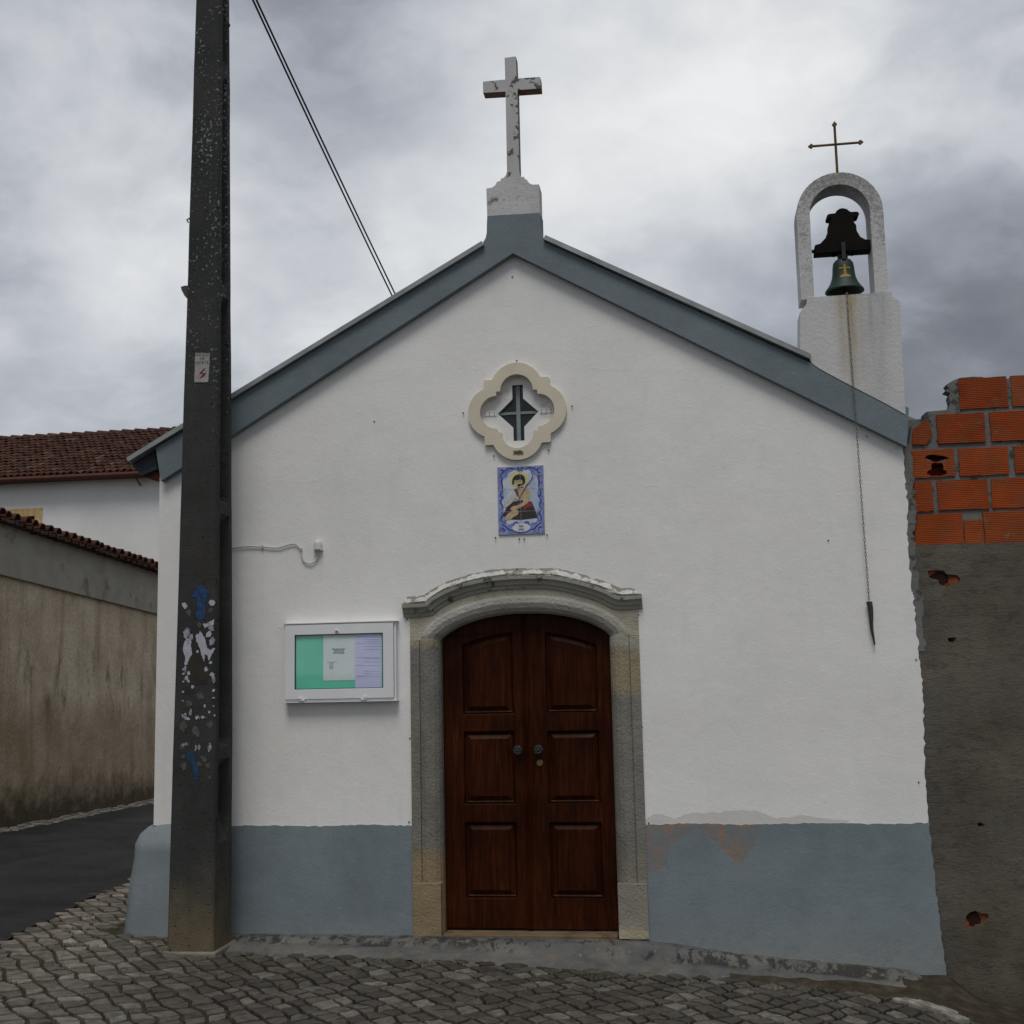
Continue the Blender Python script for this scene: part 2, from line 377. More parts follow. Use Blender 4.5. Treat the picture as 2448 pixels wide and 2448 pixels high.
def bluepaint(name, base, peel):
    m = Mat(name, .75, .3)
    c = m.mix(1.0, base, m.ramp(m.noise(2.2, 6, .62), [(.25, .80), (.5, 1.), (.8, 1.16)]), 'MULTIPLY')
    c = m.mix(m.ramp(m.noise(40, 5, .7), [(.6, 0.), (.74, .45)]), c, (.33, .36, .37)); c = m.mix(m.ramp(m.noise(2.6, 7, .66, sc=(1, 1, .5), off=(6, 1, 1)), [(.5, 0.), (.7, .4)]), c, (.145, .18, .2)); spl = m.math('MULTIPLY', m.maprange(m.math('ADD', m.z, m.math('MULTIPLY', m.noise(8, 6, .65), .25)), .36, .14), m.ramp(m.noise(22, 6, .7, off=(2, 9, 0)), [(.38, 0.), (.6, .85)])); c = m.mix(spl, c, (.25, .25, .23))
    c = m.mix(m.ramp(m.noise(26, 5, .7, off=(7, 0, 1)), [(.66, 0.), (.8, .5)]), c, (.09, .1, .1))
    if peel:
        d = m.ramp(m.maprange(m.x, -.32, .40), [(0, 1.), (.08, .92), (.17, .78), (.2, .4), (.34, .25), (.44, .1), (.52, .25), (.62, .42), (.745, .76), (.80, .74), (.9, .45), (1, .04)])
        dep = m.math('MULTIPLY', d, .31)
        jit = m.math('ADD', m.math('MULTIPLY', m.math('SUBTRACT', m.noise(14, 8, .72), .5), .17), m.math('MULTIPLY', m.math('SUBTRACT', m.noise(60, 4, .7), .5), .04))
        under = m.math('SUBTRACT', m.math('ADD', dep, jit), m.math('SUBTRACT', ZP, m.z))
        mask = m.math('MULTIPLY', m.maprange(under, -.006, .006), m.band(m.x, -.325, .385, .012))
        old = m.ramp(m.noise(9, 7, .68, off=(1, 5, 3)), [(.3, (.17, .185, .19)), (.49, (.19, .195, .195)), (.54, (.245, .185, .145)), (.66, (.30, .21, .155)), (.8, (.2, .155, .105))])
        red = m.ramp(m.noise(30, 4, .6, off=(2, 2, 8)), [(.64, 0.), (.68, 1.)])
        old = m.mix(m.math('MULTIPLY', red, m.maprange(m.x, -.12, -.2)), old, (.36, .07, .05))
        c = m.mix(m.math('MULTIPLY', mask, .92), c, old)
        b0 = m.bump(mask, .25, -.004)
    b = m.bump(m.noise(6, 5, .6), .3, .02, b0 if peel else None); m.bump(m.noise(70, 5, .65), .3, .008, b)
    return m.col(c)
BLUE = bluepaint('blue_grey_paint', (.195, .232, .248), True)
BLUE2 = bluepaint('blue_grey_band_paint', (.16, .198, .215), False)
def weathered(name, base=(.52, .51, .49), lich=(.09, .09, .075), amt=.5, scale=7, rustbase=None):
    m = Mat(name, .92, .2)
    c = m.mix(1.0, base, m.ramp(m.noise(3, 6, .6), [(.25, .8), (.75, 1.12)]), 'MULTIPLY')
    up = m.t.nodes.new('ShaderNodeSeparateXYZ'); m.ln(m.nrm, up.inputs[0])
    f = m.math('ADD', m.noise(scale, 8, .68, off=(3, 1, 4)), m.math('MULTIPLY', m.maprange(up.outputs[2], .3, .9), .2))
    c = m.mix(m.ramp(f, [(.62 - amt * .12, 0.), (.68 - amt * .1, .9)]), c, lich)
    c = m.mix(m.ramp(m.noise(38, 5, .7), [(.58, 0.), (.72, .55)]), c, (lich[0] * 1.5, lich[1] * 1.5, lich[2] * 1.4))
    m.bump(m.noise(50, 6, .7), .5, .01); return m.col(c)
# ------------------------------------------------------------------ chapel
chap = thing('chapel', (-1.06, 0, .1), 'small white chapel with blue-grey gable band, stone framed brown door and bell arch', 'chapel')
YB = -.07
apexb = XZ(1226, 605, YB); lb = XZ(384, 1150, YB); rb = XZ(2168, 1070, YB)
tl = XZ(372, 1070, YB); tr = XZ(2173, 1010, YB); ta = XZ(1229.7, 545, YB)
# door opening
DX0, DX1, DCX = -1.605, -.507, -1.056
ZTH = P(1066, 2219, .1).z; ZSP = P(1260, 1526, .1).z; RISE = P(1258, 1467, .1).z - ZSP
def arch(off=0.0, n=28):
    a = (DX1 - DX0) / 2 + off; out = []
    for k in range(n + 1):
        t = -math.cos(math.pi * k / n); out.append((DCX + a * t, ZSP + (RISE + off) * max(0.0, 1 - abs(t) ** 2.2) ** .75))
    return out
QC = P(1237.7, 985.3, 0); QX, QZ = QC.x, QC.z; U = .000655
def quatre(rl, ro, sq, n=180, notch=0.0):
    out = []
    for k in range(n):
        t = 2 * math.pi * k / n; d = Vector((math.cos(t), math.sin(t))); best = 0
        for c in ((ro, 0), (-ro, 0), (0, ro), (0, -ro)):
            c = Vector(c); b = d.dot(c); disc = b * b - c.length_squared + rl * rl
            if disc > 0: best = max(best, b + math.sqrt(disc))
        best = max(best, sq / max(abs(d.x), abs(d.y)))
        out.append((QX + d.x * best * U, QZ + d.y * best * U))
    return out
wall_loop = [(WALLX0, -.1)] + [(WALLX0, -.1 + 1)] + [(WALLX0, lb[1] + .1)] + [(apexb[0], apexb[1] + .12)] + [(WALLX1 - .03, rb[1] + .08)]
redge = [XZ(a, b, -.012) for a, b in ((2159, 1075), (2163, 1140), (2168, 1180), (2171, 1240), (2170, 1290), (2174, 1360), (2180, 1410), (2184, 1432), (2188, 1480), (2195, 1540), (2202, 1600), (2207, 1660), (2208, 1720), (2210, 1800), (2214, 1880), (2219, 1966))]
rnd = random.Random(11); jag = []
for (x, z), (x2, z2) in zip(redge, redge[1:]):
    for k in range(7):
        t = k / 7; jag.append((x + (x2 - x) * t + rnd.uniform(-.006, .006) + .006 * mnoise.noise(Vector((z * 9 + k * .4, 0, 0))), z + (z2 - z) * t))
jagp = []
pz = [XZ(a, b, -.012) for a, b in ((2221, 1968), (2230, 2060), (2240, 2150), (2250, 2230), (2260, 2318))]
for (x, z), (x2, z2) in zip(pz, pz[1:]):
    for k in range(8):
        t = k / 8; jagp.append((x + (x2 - x) * t + rnd.uniform(-.005, .005), z + (z2 - z) * t))
hole_d = [(DX0 - .07, -.06)] + [(DX0 - .07, ZSP)] + arch(.07)[1:-1] + [(DX1 + .07, ZSP), (DX1 + .07, -.06)]
bm = BM()
wl = [(WALLX0, -.12), (WALLX0, lb[1] + .1), (apexb[0], apexb[1] + .12), (jag[0][0], rb[1] + .09)] + jag + [(jag[-1][0] - .004, ZP - .02), (jag[-1][0] - .004, -.2), (DX1 + .07, -.2)] + hole_d[::-1] + [(DX0 - .07, -.12)]
prism(bm, [wl, quatre(165 + 30, 210, 208 + 30, 120)], -.012, .30)
box(bm, WALLX0, WALLX0 + .3, .30, 7.0, -.3, lb[1] + .08); box(bm, 1.08, 1.38, .30, 7.0, -.4, rb[1] + .06)
box(bm, WALLX0, 1.38, 7.0, 7.3, -.4, lb[1])
obj('wall', bm, WHITE, chap)
# plinth: a painted coat a few millimetres proud, its top edge uneven
def top_edge(x0, x1, seed):
    r = random.Random(seed); n = int((x1 - x0) / .025)
    return [(x0 + (x1 - x0) * k / n, ZP + r.uniform(-.004, .004) + .004 * math.sin(x0 * 3 + k * .21)) for k in range(n + 1)]
bm = BM(); xa = P(985, 2000, 0).x + .03
prism(bm, [[(WALLX0 - .004, -.12)] + top_edge(WALLX0 - .004, xa, 2) + [(xa, -.12)]], -.017, .02)
obj('plinth', bm, BLUE, chap); bm = BM()
xb = P(1537, 1990, 0).x - .03
prism(bm, [[(xb, -.2)] + top_edge(xb, jagp[0][0] - .004, 3) + jagp + [(jagp[-1][0], -.2)]], -.017, .02)
obj('plinth', bm, BLUE, chap)
# gable band with pedestal joined in one front plane
bm = BM()
pl4 = lambda pts: [XZ(1080 + a / 3.577, 100 + b / 3.577, YB) for a, b in pts]
tr = XZ(2173, 975, YB)
def on(p, q, x): return (x, p[1] + (q[1] - p[1]) * (x - p[0]) / (q[0] - p[0]))
xl_, xr_ = XZ(1153, 600, YB)[0], XZ(1300, 600, YB)[0]
cre = rough_line(pl4([(303, 1490)])[0], pl4([(752, 1463)])[0], 14, .003, 6)
band = [tl, on(tl, ta, xl_)] + pl4([(268, 1712), (290, 1676), (299, 1630), (300, 1560)]) + cre + pl4([(760, 1580), (772, 1630)]) + [on(ta, tr, xr_), tr, XZ(2168, 1068, YB), apexb, lb]
prism(bm, [band], YB, .0)
obj('gable_band', bm, BLUE2, chap, bevel=.004)
# roof
ZINC = plain('zinc_sheet', (.28, .3, .3), .5, .3, 6, spec=.5); ROOFD = plain('roof_underside', (.07, .065, .06), .9)
YR = -.10
def off(p, q, d):
    v = Vector((q[0] - p[0], q[1] - p[1])).normalized(); n = Vector((-v.y, v.x)) * d; return [(p[0], p[1]), (q[0], q[1]), (q[0] + n.x, q[1] + n.y), (p[0] + n.x, p[1] + n.y)]
roof = thing('tmp', (0, 0, 0), None, None); bpy.data.objects.remove(roof)
RL0 = XZ(306, 1103, YR); RA = XZ(1229.7, 540, YR); RR = XZ(1934, 856, YR); vR = Vector((RR[0] - RA[0], RR[1] - RA[1])).normalized(); RR2 = (RA[0] + vR.x * 2.92, RA[1] + vR.y * 2.92)
RP0, RP1 = on(RL0, RA, xl_ + .016), on(RA, RR, xr_ + .002)
bm = BM(); prism(bm, [off(RL0, RP0, .03)], YR, .12); prism(bm, [off(RL0, RA, .03)], .12, 7.4); prism(bm, [off(RP1, RR, .03)], YR, .12); prism(bm, [off(RA, RR, .03)], .12, .3); prism(bm, [off(RA, RR2, .03)], .3, 7.4)
rf = obj('roof', bm, ZINC, chap)
vL = Vector((RA[0] - RL0[0], RA[1] - RL0[1])).normalized()
def alongL(s, d): return (RL0[0] + vL.x * s - vL.y * -d * -1, RL0[1] + vL.y * s - vL.x * d)
bm = BM(); prism(bm, [[XZ(312, 1104, 0), XZ(372, 1066, 0), XZ(379, 1122, 0), XZ(340, 1138, 0)]], -.02, 7.2); obj('eave_board', bm, plain('eave_dark_paint', (.05, .058, .062), .8), rf)
bm = BM(); prism(bm, [[XZ(346, 1139, .05), XZ(378, 1120, .05), XZ(391, 1158, .05), XZ(380, 1152, .05), XZ(372, 1146, .05)]], .03, 7.0); obj('eave_tile', bm, plain('eave_terracotta', (.17, .055, .03), .85), rf)
# pedestal
def q4(pts, y): return [XZ(1080 + a / 3.577, 100 + b / 3.577, y) for a, b in pts]
YPD = YB
ped_top = [(295, 1254), (345, 1246), (372, 1225), (388, 1196), (415, 1190), (420, 1170), (440, 1163), (592, 1156), (618, 1153), (624, 1170), (642, 1180), (662, 1208), (690, 1221), (746, 1219)]
lowL = [(303, 1492), (300, 1640), (292, 1680), (272, 1715), (268, 1760)]; lowR = [(752, 1465), (760, 1600), (772, 1650), (790, 1700), (800, 1780)]
bm = BM(); prism(bm, [[(x, z + .0005) for x, z in cre] + q4(ped_top[::-1], YPD)], YPD, YB + .15)
ped = obj('pedestal', bm, weathered('pedestal_plaster', (.55, .545, .53), (.10, .10, .085), .35, 6), chap, bevel=.003)
bm = BM(); x0_, x1_ = xl_ + .035, xr_ - .012; zc_ = q4([(520, 1478)], YPD)[0][1]; box(bm, x0_ + .012, x1_ - .004, .0, YB + .148, ta[1] - .12, zc_); obj('pedestal_core', bm, BLUE2, ped)
YC = -.05; bm = BM()
cr_ = [(452, 136), (548, 124), (556, 313), (756, 300), (762, 398), (562, 412), (578, 1110), (584, 1140), (598, 1160), (440, 1168), (462, 1142), (472, 1110), (460, 425), (268, 436), (266, 340), (457, 322)]
prism(bm, [q4(cr_, YC)], YC, YC + .085)
m = Mat('cross_paint', .9, .2)
c = m.mix(1.0, (.5, .495, .485), m.ramp(m.noise(4, 5), [(.3, .85), (.7, 1.1)]), 'MULTIPLY')
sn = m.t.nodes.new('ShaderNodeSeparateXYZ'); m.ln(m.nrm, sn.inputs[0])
f = m.math('ADD', m.noise(13, 8, .62, off=(1.3, 0, .4)), m.math('MULTIPLY', m.maprange(m.x, DCX - .03, DCX + .07), .11))
c = m.mix(m.ramp(f, [(.62, 0.), (.64, .95)]), c, (.10, .10, .09))
c = m.mix(m.ramp(sn.outputs[2], [(.0, 0.), (.3, 0.)]), c, c)
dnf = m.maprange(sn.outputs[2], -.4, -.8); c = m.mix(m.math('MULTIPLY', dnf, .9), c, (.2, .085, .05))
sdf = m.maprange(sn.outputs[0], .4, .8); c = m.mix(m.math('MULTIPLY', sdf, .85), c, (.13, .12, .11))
m.bump(m.noise(60, 5), .4, .006)
obj('stone_cross', bm, m.col(c), ped, bevel=.003)
# ------------------------------------------------------------------ quatrefoil window
m = Mat('cream_stone', .85, .2); c = m.mix(1.0, (.66, .60, .47), m.ramp(m.noise(4, 6, .6), [(.3, .9), (.7, 1.08)]), 'MULTIPLY')
c = m.mix(m.box(QX - .035, QX + .03, QZ - .295, QZ - .265, .006, .05, 30), c, (.1, .085, .05)); c = m.mix(m.ramp(m.noise(30, 6, .7), [(.62, 0.), (.75, .4)]), c, (.34, .3, .22)); m.bump(m.noise(70, 5), .3, .005); STN = m.col(c)
bm = BM(); prism(bm, [quatre(262, 233, 332), quatre(165, 210, 208)], -.04, .1)
win = obj('quatrefoil_window', bm, STN, chap, bevel=.004)
m = Mat('window_panel_paint', .85); c = m.mix(m.ramp(m.noise(12, 6, .65), [(.55, 0.), (.72, .6)]), (.72, .715, .7), (.42, .38, .3)); m.bump(m.noise(50, 4), .2, .006); PANM = m.col(c)
bm = BM(); cx_ = [(-55, 285), (55, 285), (55, 142), (206, 0), (60, -148), (60, -288), (-52, -288), (-52, -150), (-206, 0), (-55, 142)]
xc = [(QX + a * U, QZ + b * U) for a, b in cx_]
prism(bm, [quatre(190, 210, 235, 120), xc], .012, .045); obj('window_panel', bm, PANM, win)
m = Mat('window_glass', .12, .5); m.col((.012, .014, .016)); GLS = m.m
bm = BM(); box(bm, QX - .15, QX + .15, .048, .055, QZ - .2, QZ + .2); obj('glass', bm, GLS, win)
bm = BM(); bw = 20 * U
box(bm, QX - bw, QX + bw, .028, .046, QZ - .19, QZ + .185); box(bm, QX - .125, QX - bw - .0005, .030, .047, QZ - 12 * U, QZ + 14 * U); box(bm, QX + bw + .0005, QX + .125, .030, .047, QZ - 12 * U, QZ + 14 * U)
obj('glazing_bar', bm, plain('grey_bar_paint', (.2, .24, .24), .7), win)
PLT = plain('white_metal', (.7, .7, .69), .5, .08); SCRW = plain('dark_metal', (.03, .03, .03), .6)
for s in (-1, 1):
    bm = BM(); box(bm, QX + s * 287 * U - 68 * U, QX + s * 287 * U + 68 * U, .007, .0125, QZ - 22 * U, QZ + 22 * U)
    pl = obj('hinge_plate', bm, PLT, win)
    for k in (-1, 0, 1):
        for j in (-1, 1):
            bm = BM(); lathe(bm, [(.0028, .0065), (.0028, .003)], (QX + s * 287 * U + k * 48 * U, 0, QZ + j * 13 * U), 'Y', 8); obj('screw', bm, SCRW, pl)
# ------------------------------------------------------------------ door surround
def stone_mat(name, zones, rough=.92):
    m = Mat(name, rough, .2); c = (.185, .180, .155)
    for i, (z0, z1, colr) in enumerate(zones): 
        zz = m.math('ADD', m.z, m.math('MULTIPLY', m.math('SUBTRACT', m.noise(8, 6, .65, off=(i, 0, 0)), .5), .22))
        c = m.mix(m.band(zz, z0, z1, .035), c, colr)
    c = m.mix(1.0, c, m.ramp(m.noise(5, 7, .65), [(.25, .72), (.5, 1.), (.78, 1.25)]), 'MULTIPLY')
    c = m.mix(m.ramp(m.noise(20, 6, .7, off=(5, 5, 5)), [(.6, 0.), (.74, .35)]), c, (.11, .105, .085)); c = m.mix(m.ramp(m.noise(3.2, 6, .6, sc=(1, 1, .6), off=(1, 7, 5)), [(.45, 0.), (.68, .5)]), c, (.29, .245, .17))
    b = m.bump(m.noise(14, 4), .4, .015); m.bump(m.noise(58, 4, .65), .6, .016, b); return m.col(c)
def zf(py): return P(1000, py, 0).z
GREYJ = stone_mat('jamb_stone_grey', [(zf(1540), zf(1515), (.36, .3, .2)), (zf(2300), zf(2035), (.27, .2, .115))])
GREYR = stone_mat('jamb_stone_right', [(zf(2000), zf(1670), (.205, .2, .175)), (zf(1665), zf(1560), (.30, .255, .165)), (zf(1560), zf(1490), (.38, .355, .29)), (zf(2300), zf(2105), (.25, .235, .215)), (zf(2300), zf(2205), (.42, .37, .26))])
HEADM = stone_mat('head_stone', [(ZSP - 1, ZSP + .02, (.42, .405, .35)), (ZSP + .02, ZSP + .9, (.44, .43, .385))])
FASC = stone_mat('head_fascia_stone', [(ZSP - 1, ZSP + 1, (.44, .41, .32))])
CORN = weathered('cornice_stone', (.36, .35, .295), (.05, .05, .04), .6, 9)
full = [(DX0, ZTH - .03), (DX0, ZSP * .5 + ZTH * .5), (DX0, ZSP - .02)] + arch()[0:] + [(DX1, ZSP - .02), (DX1, ZSP * .5 + ZTH * .5), (DX1, ZTH - .03)]
nr = normals(full)
roll = [(.0, .13), (.0, .035), (.012, .008), (.035, -.016), (.065, -.03), (.095, -.03), (.12, -.02), (.132, -.01), (.132, .02), (.06, .13)]
bm = BM(); sweep(bm, full[3:-3], roll, nr[3:-3])
sur = obj('door_surround', bm, HEADM, chap, smooth=False)
for sl_, mm in ((slice(0, 4), GREYJ), (slice(-4, None), GREYR)):
    bm = BM(); sweep(bm, full[sl_], roll, nr[sl_])
    x = (DX0, DX1)[mm is GREYR]; s = -1 if mm is GREYJ else 1
    zt = P(984, 1533, 0).z if s < 0 else P(1520, 1520, 0).z
    a, b = sorted((x + s * .128, x + s * .188)); box(bm, a, b, -.026, .1, ZTH - .03, zt)
    a, b = sorted((x + s * .004, x + s * .186)); box(bm, a, b, -.034, .11, ZTH - .03, zf(2109)) 
    obj('jamb', bm, mm, sur, bevel=.004)
# cornice
cb = catmull([XZ(940 + a / 3.019, 1320 + b / 3.019, -.04) for a, b in ((72, 470), (262, 458), (330, 408), (420, 358), (560, 308), (740, 275), (950, 262), (1150, 268), (1340, 308), (1490, 358), (1612, 412), (1800, 404))], 5)
cprof = [(0, .0), (0, -.03), (.014, -.036), (.022, -.036), (.026, -.048), (.045, -.056), (.056, -.066), (.06, -.072), (.082, -.074), (.09, -.06), (.094, .0)]
bm = BM(); sweep(bm, cb, cprof); obj('cornice', bm, CORN, sur)
inner = arch(.1)
lx0, lx1 = DX0 - .188, DX1 + .188
bm = BM(); cbs = [p for p in cb if lx0 + .005 < p[0] < lx1 - .005]
loop = [(lx0, P(984, 1533, 0).z + .003), (lx0, cbs[0][1] + .01)] + [(x, z + .01) for x, z in cbs] + [(lx1, cbs[-1][1] + .01), (lx1, P(1520, 1520, 0).z + .003)] + [(DX1 + .1, P(1520, 1520, 0).z + .003)] + inner[::-1][1:-1] + [(DX0 - .1, P(984, 1533, 0).z + .003)]
prism(bm, [loop], -.022, .05); obj('fascia', bm, FASC, sur)
# plaster ridge above the cornice
bm = BM(); cbt = catmull(cb[::3], 6); sweep(bm, cbt, [(.095, .0), (.094, -.03), (.101, -.024), (.112, -.017), (.135, -.012)]); 
for v in bm.verts: v.co.z += .006 * mnoise.noise(v.co * 9) + .004 * mnoise.noise(v.co * 40); v.co.y += .006 * mnoise.noise(v.co * 22)
obj('plaster_ridge', bm, weathered('stained_ridge_plaster', (.66, .65, .61), (.2, .19, .155), .55, 15), sur, smooth=True)
bm = BM(); box(bm, DX0 + .004, DX1 - .004, -.03, .2, ZTH - .1, ZTH - .012); obj('threshold', bm, plain('threshold_stone', (.15, .105, .06), .85, .35, 8), sur, bevel=.006)
# ------------------------------------------------------------------ door leaves
m = Mat('varnished_wood', .38, .07)
gr = m.noise(5, 8, .62, sc=(8, 8, .7), dist=.8); c = m.ramp(gr, [(.25, (.016, .0036, .0012)), (.5, (.032, .0074, .0022)), (.75, (.062, .0158, .0038))])
c = m.mix(1.0, c, m.ramp(m.noise(2.4, 5, .6), [(.3, .6), (.7, 1.35)]), 'MULTIPLY'); m.bump(gr, .12, .003)
m.ln(m.ramp(m.noise(6, 5), [(.3, .3), (.7, .52)]), m.b.inputs['Roughness']); WOOD = m.col(c)
YD = .095
def zz(px, py): return P(px, py, YD).z
leafs = []
for s in (0, 1):
    x0, x1 = (DX0 + .001, DCX - .004) if s == 0 else (DCX - .001, DX1 - .001)
    top = [(x, z) for x, z in arch(.0, 60) if x0 < x < x1]
    outer = [(x0, ZTH)] + ([(x0, ZSP)] if s == 0 else []) + top + ([(x1, ZSP)] if s == 1 else []) + [(x1, ZTH)]
    if s == 1: outer.insert(1, (x0, arch(0, 2)[1][1])); 
    else: outer.insert(-1, (x1, arch(0, 2)[1][1]))
    if s == 0: pa, pb = P(940 + 497 / 3.019, 1500, YD).x, P(940 + 857 / 3.019, 1500, YD).x
    else: pa, pb = P(940 + 1092 / 3.019, 1500, YD).x, P(940 + 1462 / 3.019, 1500, YD).x
    zA = [(zz(1200, 1320 + 1165 / 3.019), zz(1200, 1320 + 620 / 3.019)), (zz(1200, 1320 + 1815 / 3.019), zz(1200, 1320 + 1295 / 3.019)), (zz(1200, 1900 + 722 / 2.927), zz(1200, 1900 + 194 / 2.927))]
    def arc_t(x): return zz(1200, 1320 + 582 / 3.019) - .075 * (abs(x - DCX) / .42) ** 2.2
    holes = []
    for k, (zb, zt) in enumerate(zA):
        if k == 0: holes.append([(pa, zb)] + [(pa + (pb - pa) * i / 10, arc_t(pa + (pb - pa) * i / 10)) for i in range(11)] + [(pb, zb)])
        else: holes.append([(pa, zb), (pa, zt), (pb, zt), (pb, zb)])
    bm = BM(); prism(bm, [outer] + holes, YD, YD + .045)
    leaf = obj('door_leaf', bm, WOOD, chap, bevel=.006); leafs.append(leaf)
    for h in holes:
        bm = BM(); cx2 = (pa + pb) / 2; cz2 = sum(p[1] for p in h) / len(h); zmin = min(p[1] for p in h); zmax = max(p[1] for p in h)
        def ins(d): return [(min(max(x, pa + d), pb - d), max(zmin + d, min(z - d if z > zmin + .1 else z, 9))) for x, z in h]
        rings = [(0, YD + .026), (.008, YD + .026), (.010, YD + .014), (.018, YD + .020), (.045, YD + .006), (.047, YD + .002)]
        vs = [[bm.verts.new((x, y, z)) for x, z in ins(d)] for d, y in rings]
        for A, B in zip(vs, vs[1:]):
            for i in range(len(A)): bm.faces.new((A[i], A[(i + 1) % len(A)], B[(i + 1) % len(A)], B[i]))
        bm.faces.new(vs[-1]); bmesh.ops.remove_doubles(bm, verts=bm.verts[:], dist=1e-5)
        obj('door_panel', bm, WOOD, leaf)
zb_ = ZTH + .004
bm = BM(); xa_ = DCX - .008
prof = [(-.019, YD), (-.019, YD - .012), (-.012, YD - .016), (-.006, YD - .012), (0, YD - .02), (.006, YD - .012), (.012, YD - .016), (.019, YD - .012), (.019, YD)]
sweep(bm, [(xa_, zb_), (xa_, ZSP + RISE - .012)], [(-u, y) for u, y in prof]); obj('astragal', bm, WOOD, leafs[0])
for i, (a, b) in enumerate(((1239.8, 1793), (1288.8, 1792))):
    p = P(a, b, YD); bm = BM()
    lathe(bm, [(.02, YD - .001), (.02, YD - .02), (.029, YD - .026), (.0325, YD - .036), (.029, YD - .046), (.02, YD - .052), (.012, YD - .05), (.006, YD - .056)], (p.x, 0, p.z), 'Y', 24)
    for k in range(8):
        t = k * math.pi / 4; q = Vector((p.x + .022 * math.cos(t), YD - .047, p.z + .022 * math.sin(t))); tube(bm, [q, q + Vector((0, -.006, 0))], [.009, .004], 7)
    obj('door_knob', bm, plain('black_iron', (.025, .026, .026), .5, .2), leafs[i])
p = P(1290.5, 1823.5, YD); bm = BM(); lathe(bm, [(.021, YD - .0005), (.021, YD - .006), (.018, YD - .009)], (p.x, 0, p.z), 'Y', 20); lk = obj('lock_plate', bm, plain('aged_brass', (.22, .15, .06), .5, .2, 30, .5), leafs[1])
# ------------------------------------------------------------------ bell arch
def q5(a, b, y): return XZ(1850 + a / 2.61, 260 + b / 2.61, y)
m = Mat('bell_arch_plaster', .92, .2); base = m.mix(1.0, (.6, .595, .58), m.ramp(m.noise(3, 6), [(.3, .88), (.7, 1.06)]), 'MULTIPLY')
zTop = q5(435, 393, -.062)[1]; zSh = q5(435, 1165, -.062)[1]
f = m.math('ADD', m.noise(60, 6, .8, off=(2, 0, 1)), m.math('ADD', m.math('MULTIPLY', m.math('SUBTRACT', m.noise(5, 4, .6), .5), .3), m.maprange(m.z, zSh - .05, zTop, -.12, .13))); f = m.math('SUBTRACT', f, m.math('MULTIPLY', m.math('LESS_THAN', m.z, zSh), .35)); c = m.mix(m.ramp(f, [(.47, 0.), (.6, .5), (.72, .8)]), base, (.15, .15, .138))
st = m.math('MULTIPLY', m.math('MULTIPLY', m.band(m.x, q5(400, 1400, 0)[0], q5(540, 1400, 0)[0], .05), m.maprange(m.z, zSh - .75, zSh)), m.ramp(m.noise(3, 6, .6, sc=(9, 9, .7)), [(.3, .1), (.62, 1.)]))
below = m.math('LESS_THAN', m.z, zSh + .012); c = m.mix(m.math('MULTIPLY', m.math('MULTIPLY', st, below), 1.0), c, (.36, .28, .15))
st2 = m.math('MULTIPLY', m.math('MULTIPLY', m.band(m.x, q5(560, 1400, 0)[0], q5(690, 1400, 0)[0], .05), m.maprange(m.z, zSh - .9, zSh)), m.ramp(m.noise(3, 6, .6, sc=(9, 9, .7), off=(3, 0, 0)), [(.35, .1), (.6, 1.)]))
c = m.mix(m.math('MULTIPLY', m.math('MULTIPLY', st2, below), .75), c, (.3, .31, .32))
m.bump(m.noise(40, 6, .7), .45, .012); TOWM = m.col(c)
YT0, YT1 = YB - .004, .135
bm = BM(); prism(bm, [[q5(164, 1268, YT0), q5(205, 1216, YT0), q5(207, 1178, YT0), q5(737, 1141, YT0), q5(739, 1172, YT0), q5(772, 1186, YT0), q5(786, 1205, YT0), q5(822, 1908, YT0), q5(690, 1835, YT0), q5(560, 1768, YT0), q5(420, 1695, YT0), q5(285, 1622, YT0), q5(240, 1590, YT0), q5(222, 1558, YT0), q5(164, 1528, YT0)]], YT0, YT1)
tow = obj('bell_gable', bm, TOWM, chap, bevel=.006)
# the arch
c0 = q5(443, 1160, YT0); TX = c0[0]; ro, ri = .270, .187
zs_ = zTop - ro
bm = BM(); outer = [(TX - ro, zSh - .0), (TX - ro, zs_)] + [(TX - ro * math.cos(math.pi * k / 26), zs_ + ro * math.sin(math.pi * k / 26)) for k in range(1, 26)] + [(TX + ro, zs_), (TX + ro, zSh + .0)]
outer[0] = (TX - ro, zSh - .012); outer[-1] = (TX + ro, zSh - .002)
inn = [(TX + ri, zSh - .008), (TX + ri, zs_)] + [(TX + ri * math.cos(math.pi * k / 26), zs_ + ri * math.sin(math.pi * k / 26)) for k in range(1, 26)] + [(TX - ri, zs_), (TX - ri, zSh - .008)]
prism(bm, [outer + inn], YT0 + .012, YT1 - .006); obj('bell_arch', bm, TOWM, tow, bevel=.006)
RUST = plain('rusty_gilt_iron', (.12, .075, .025), .6, .4, 20, .3)
bm = BM(); yx = .03
def p5(a, b, y): q = q5(a, b, y); return Vector((q[0], y, q[1]))
pt, pb_ = p5(377, 100, yx), p5(397, 402, yx); pl_, pr_ = p5(245, 238, yx), p5(527, 207, yx); zc = (pl_.z + pr_.z) / 2; xc_ = (pt.x + pb_.x) / 2 
tube(bm, [(xc_, yx, pt.z), (xc_, yx, pb_.z - .03)], .0085, 8); tube(bm, [(xc_ - .155, yx, zc), (xc_ + .155, yx, zc)], .0085, 8)
for c3, ax in (((xc_, yx, pt.z), (0, 1)), ((xc_ - .155, yx, zc), (-1, 0)), ((xc_ + .155, yx, zc), (1, 0))):
    a, b = ax; s = .02
    s = .016; prism(bm, [[(c3[0] - a * s, c3[2] - b * s), (c3[0] + b * s, c3[2] + a * s), (c3[0] + a * 1.3 * s, c3[2] + b * 1.3 * s), (c3[0] - b * s, c3[2] - a * s)]], yx - .01, yx + .01)
obj('iron_cross', bm, RUST, tow)
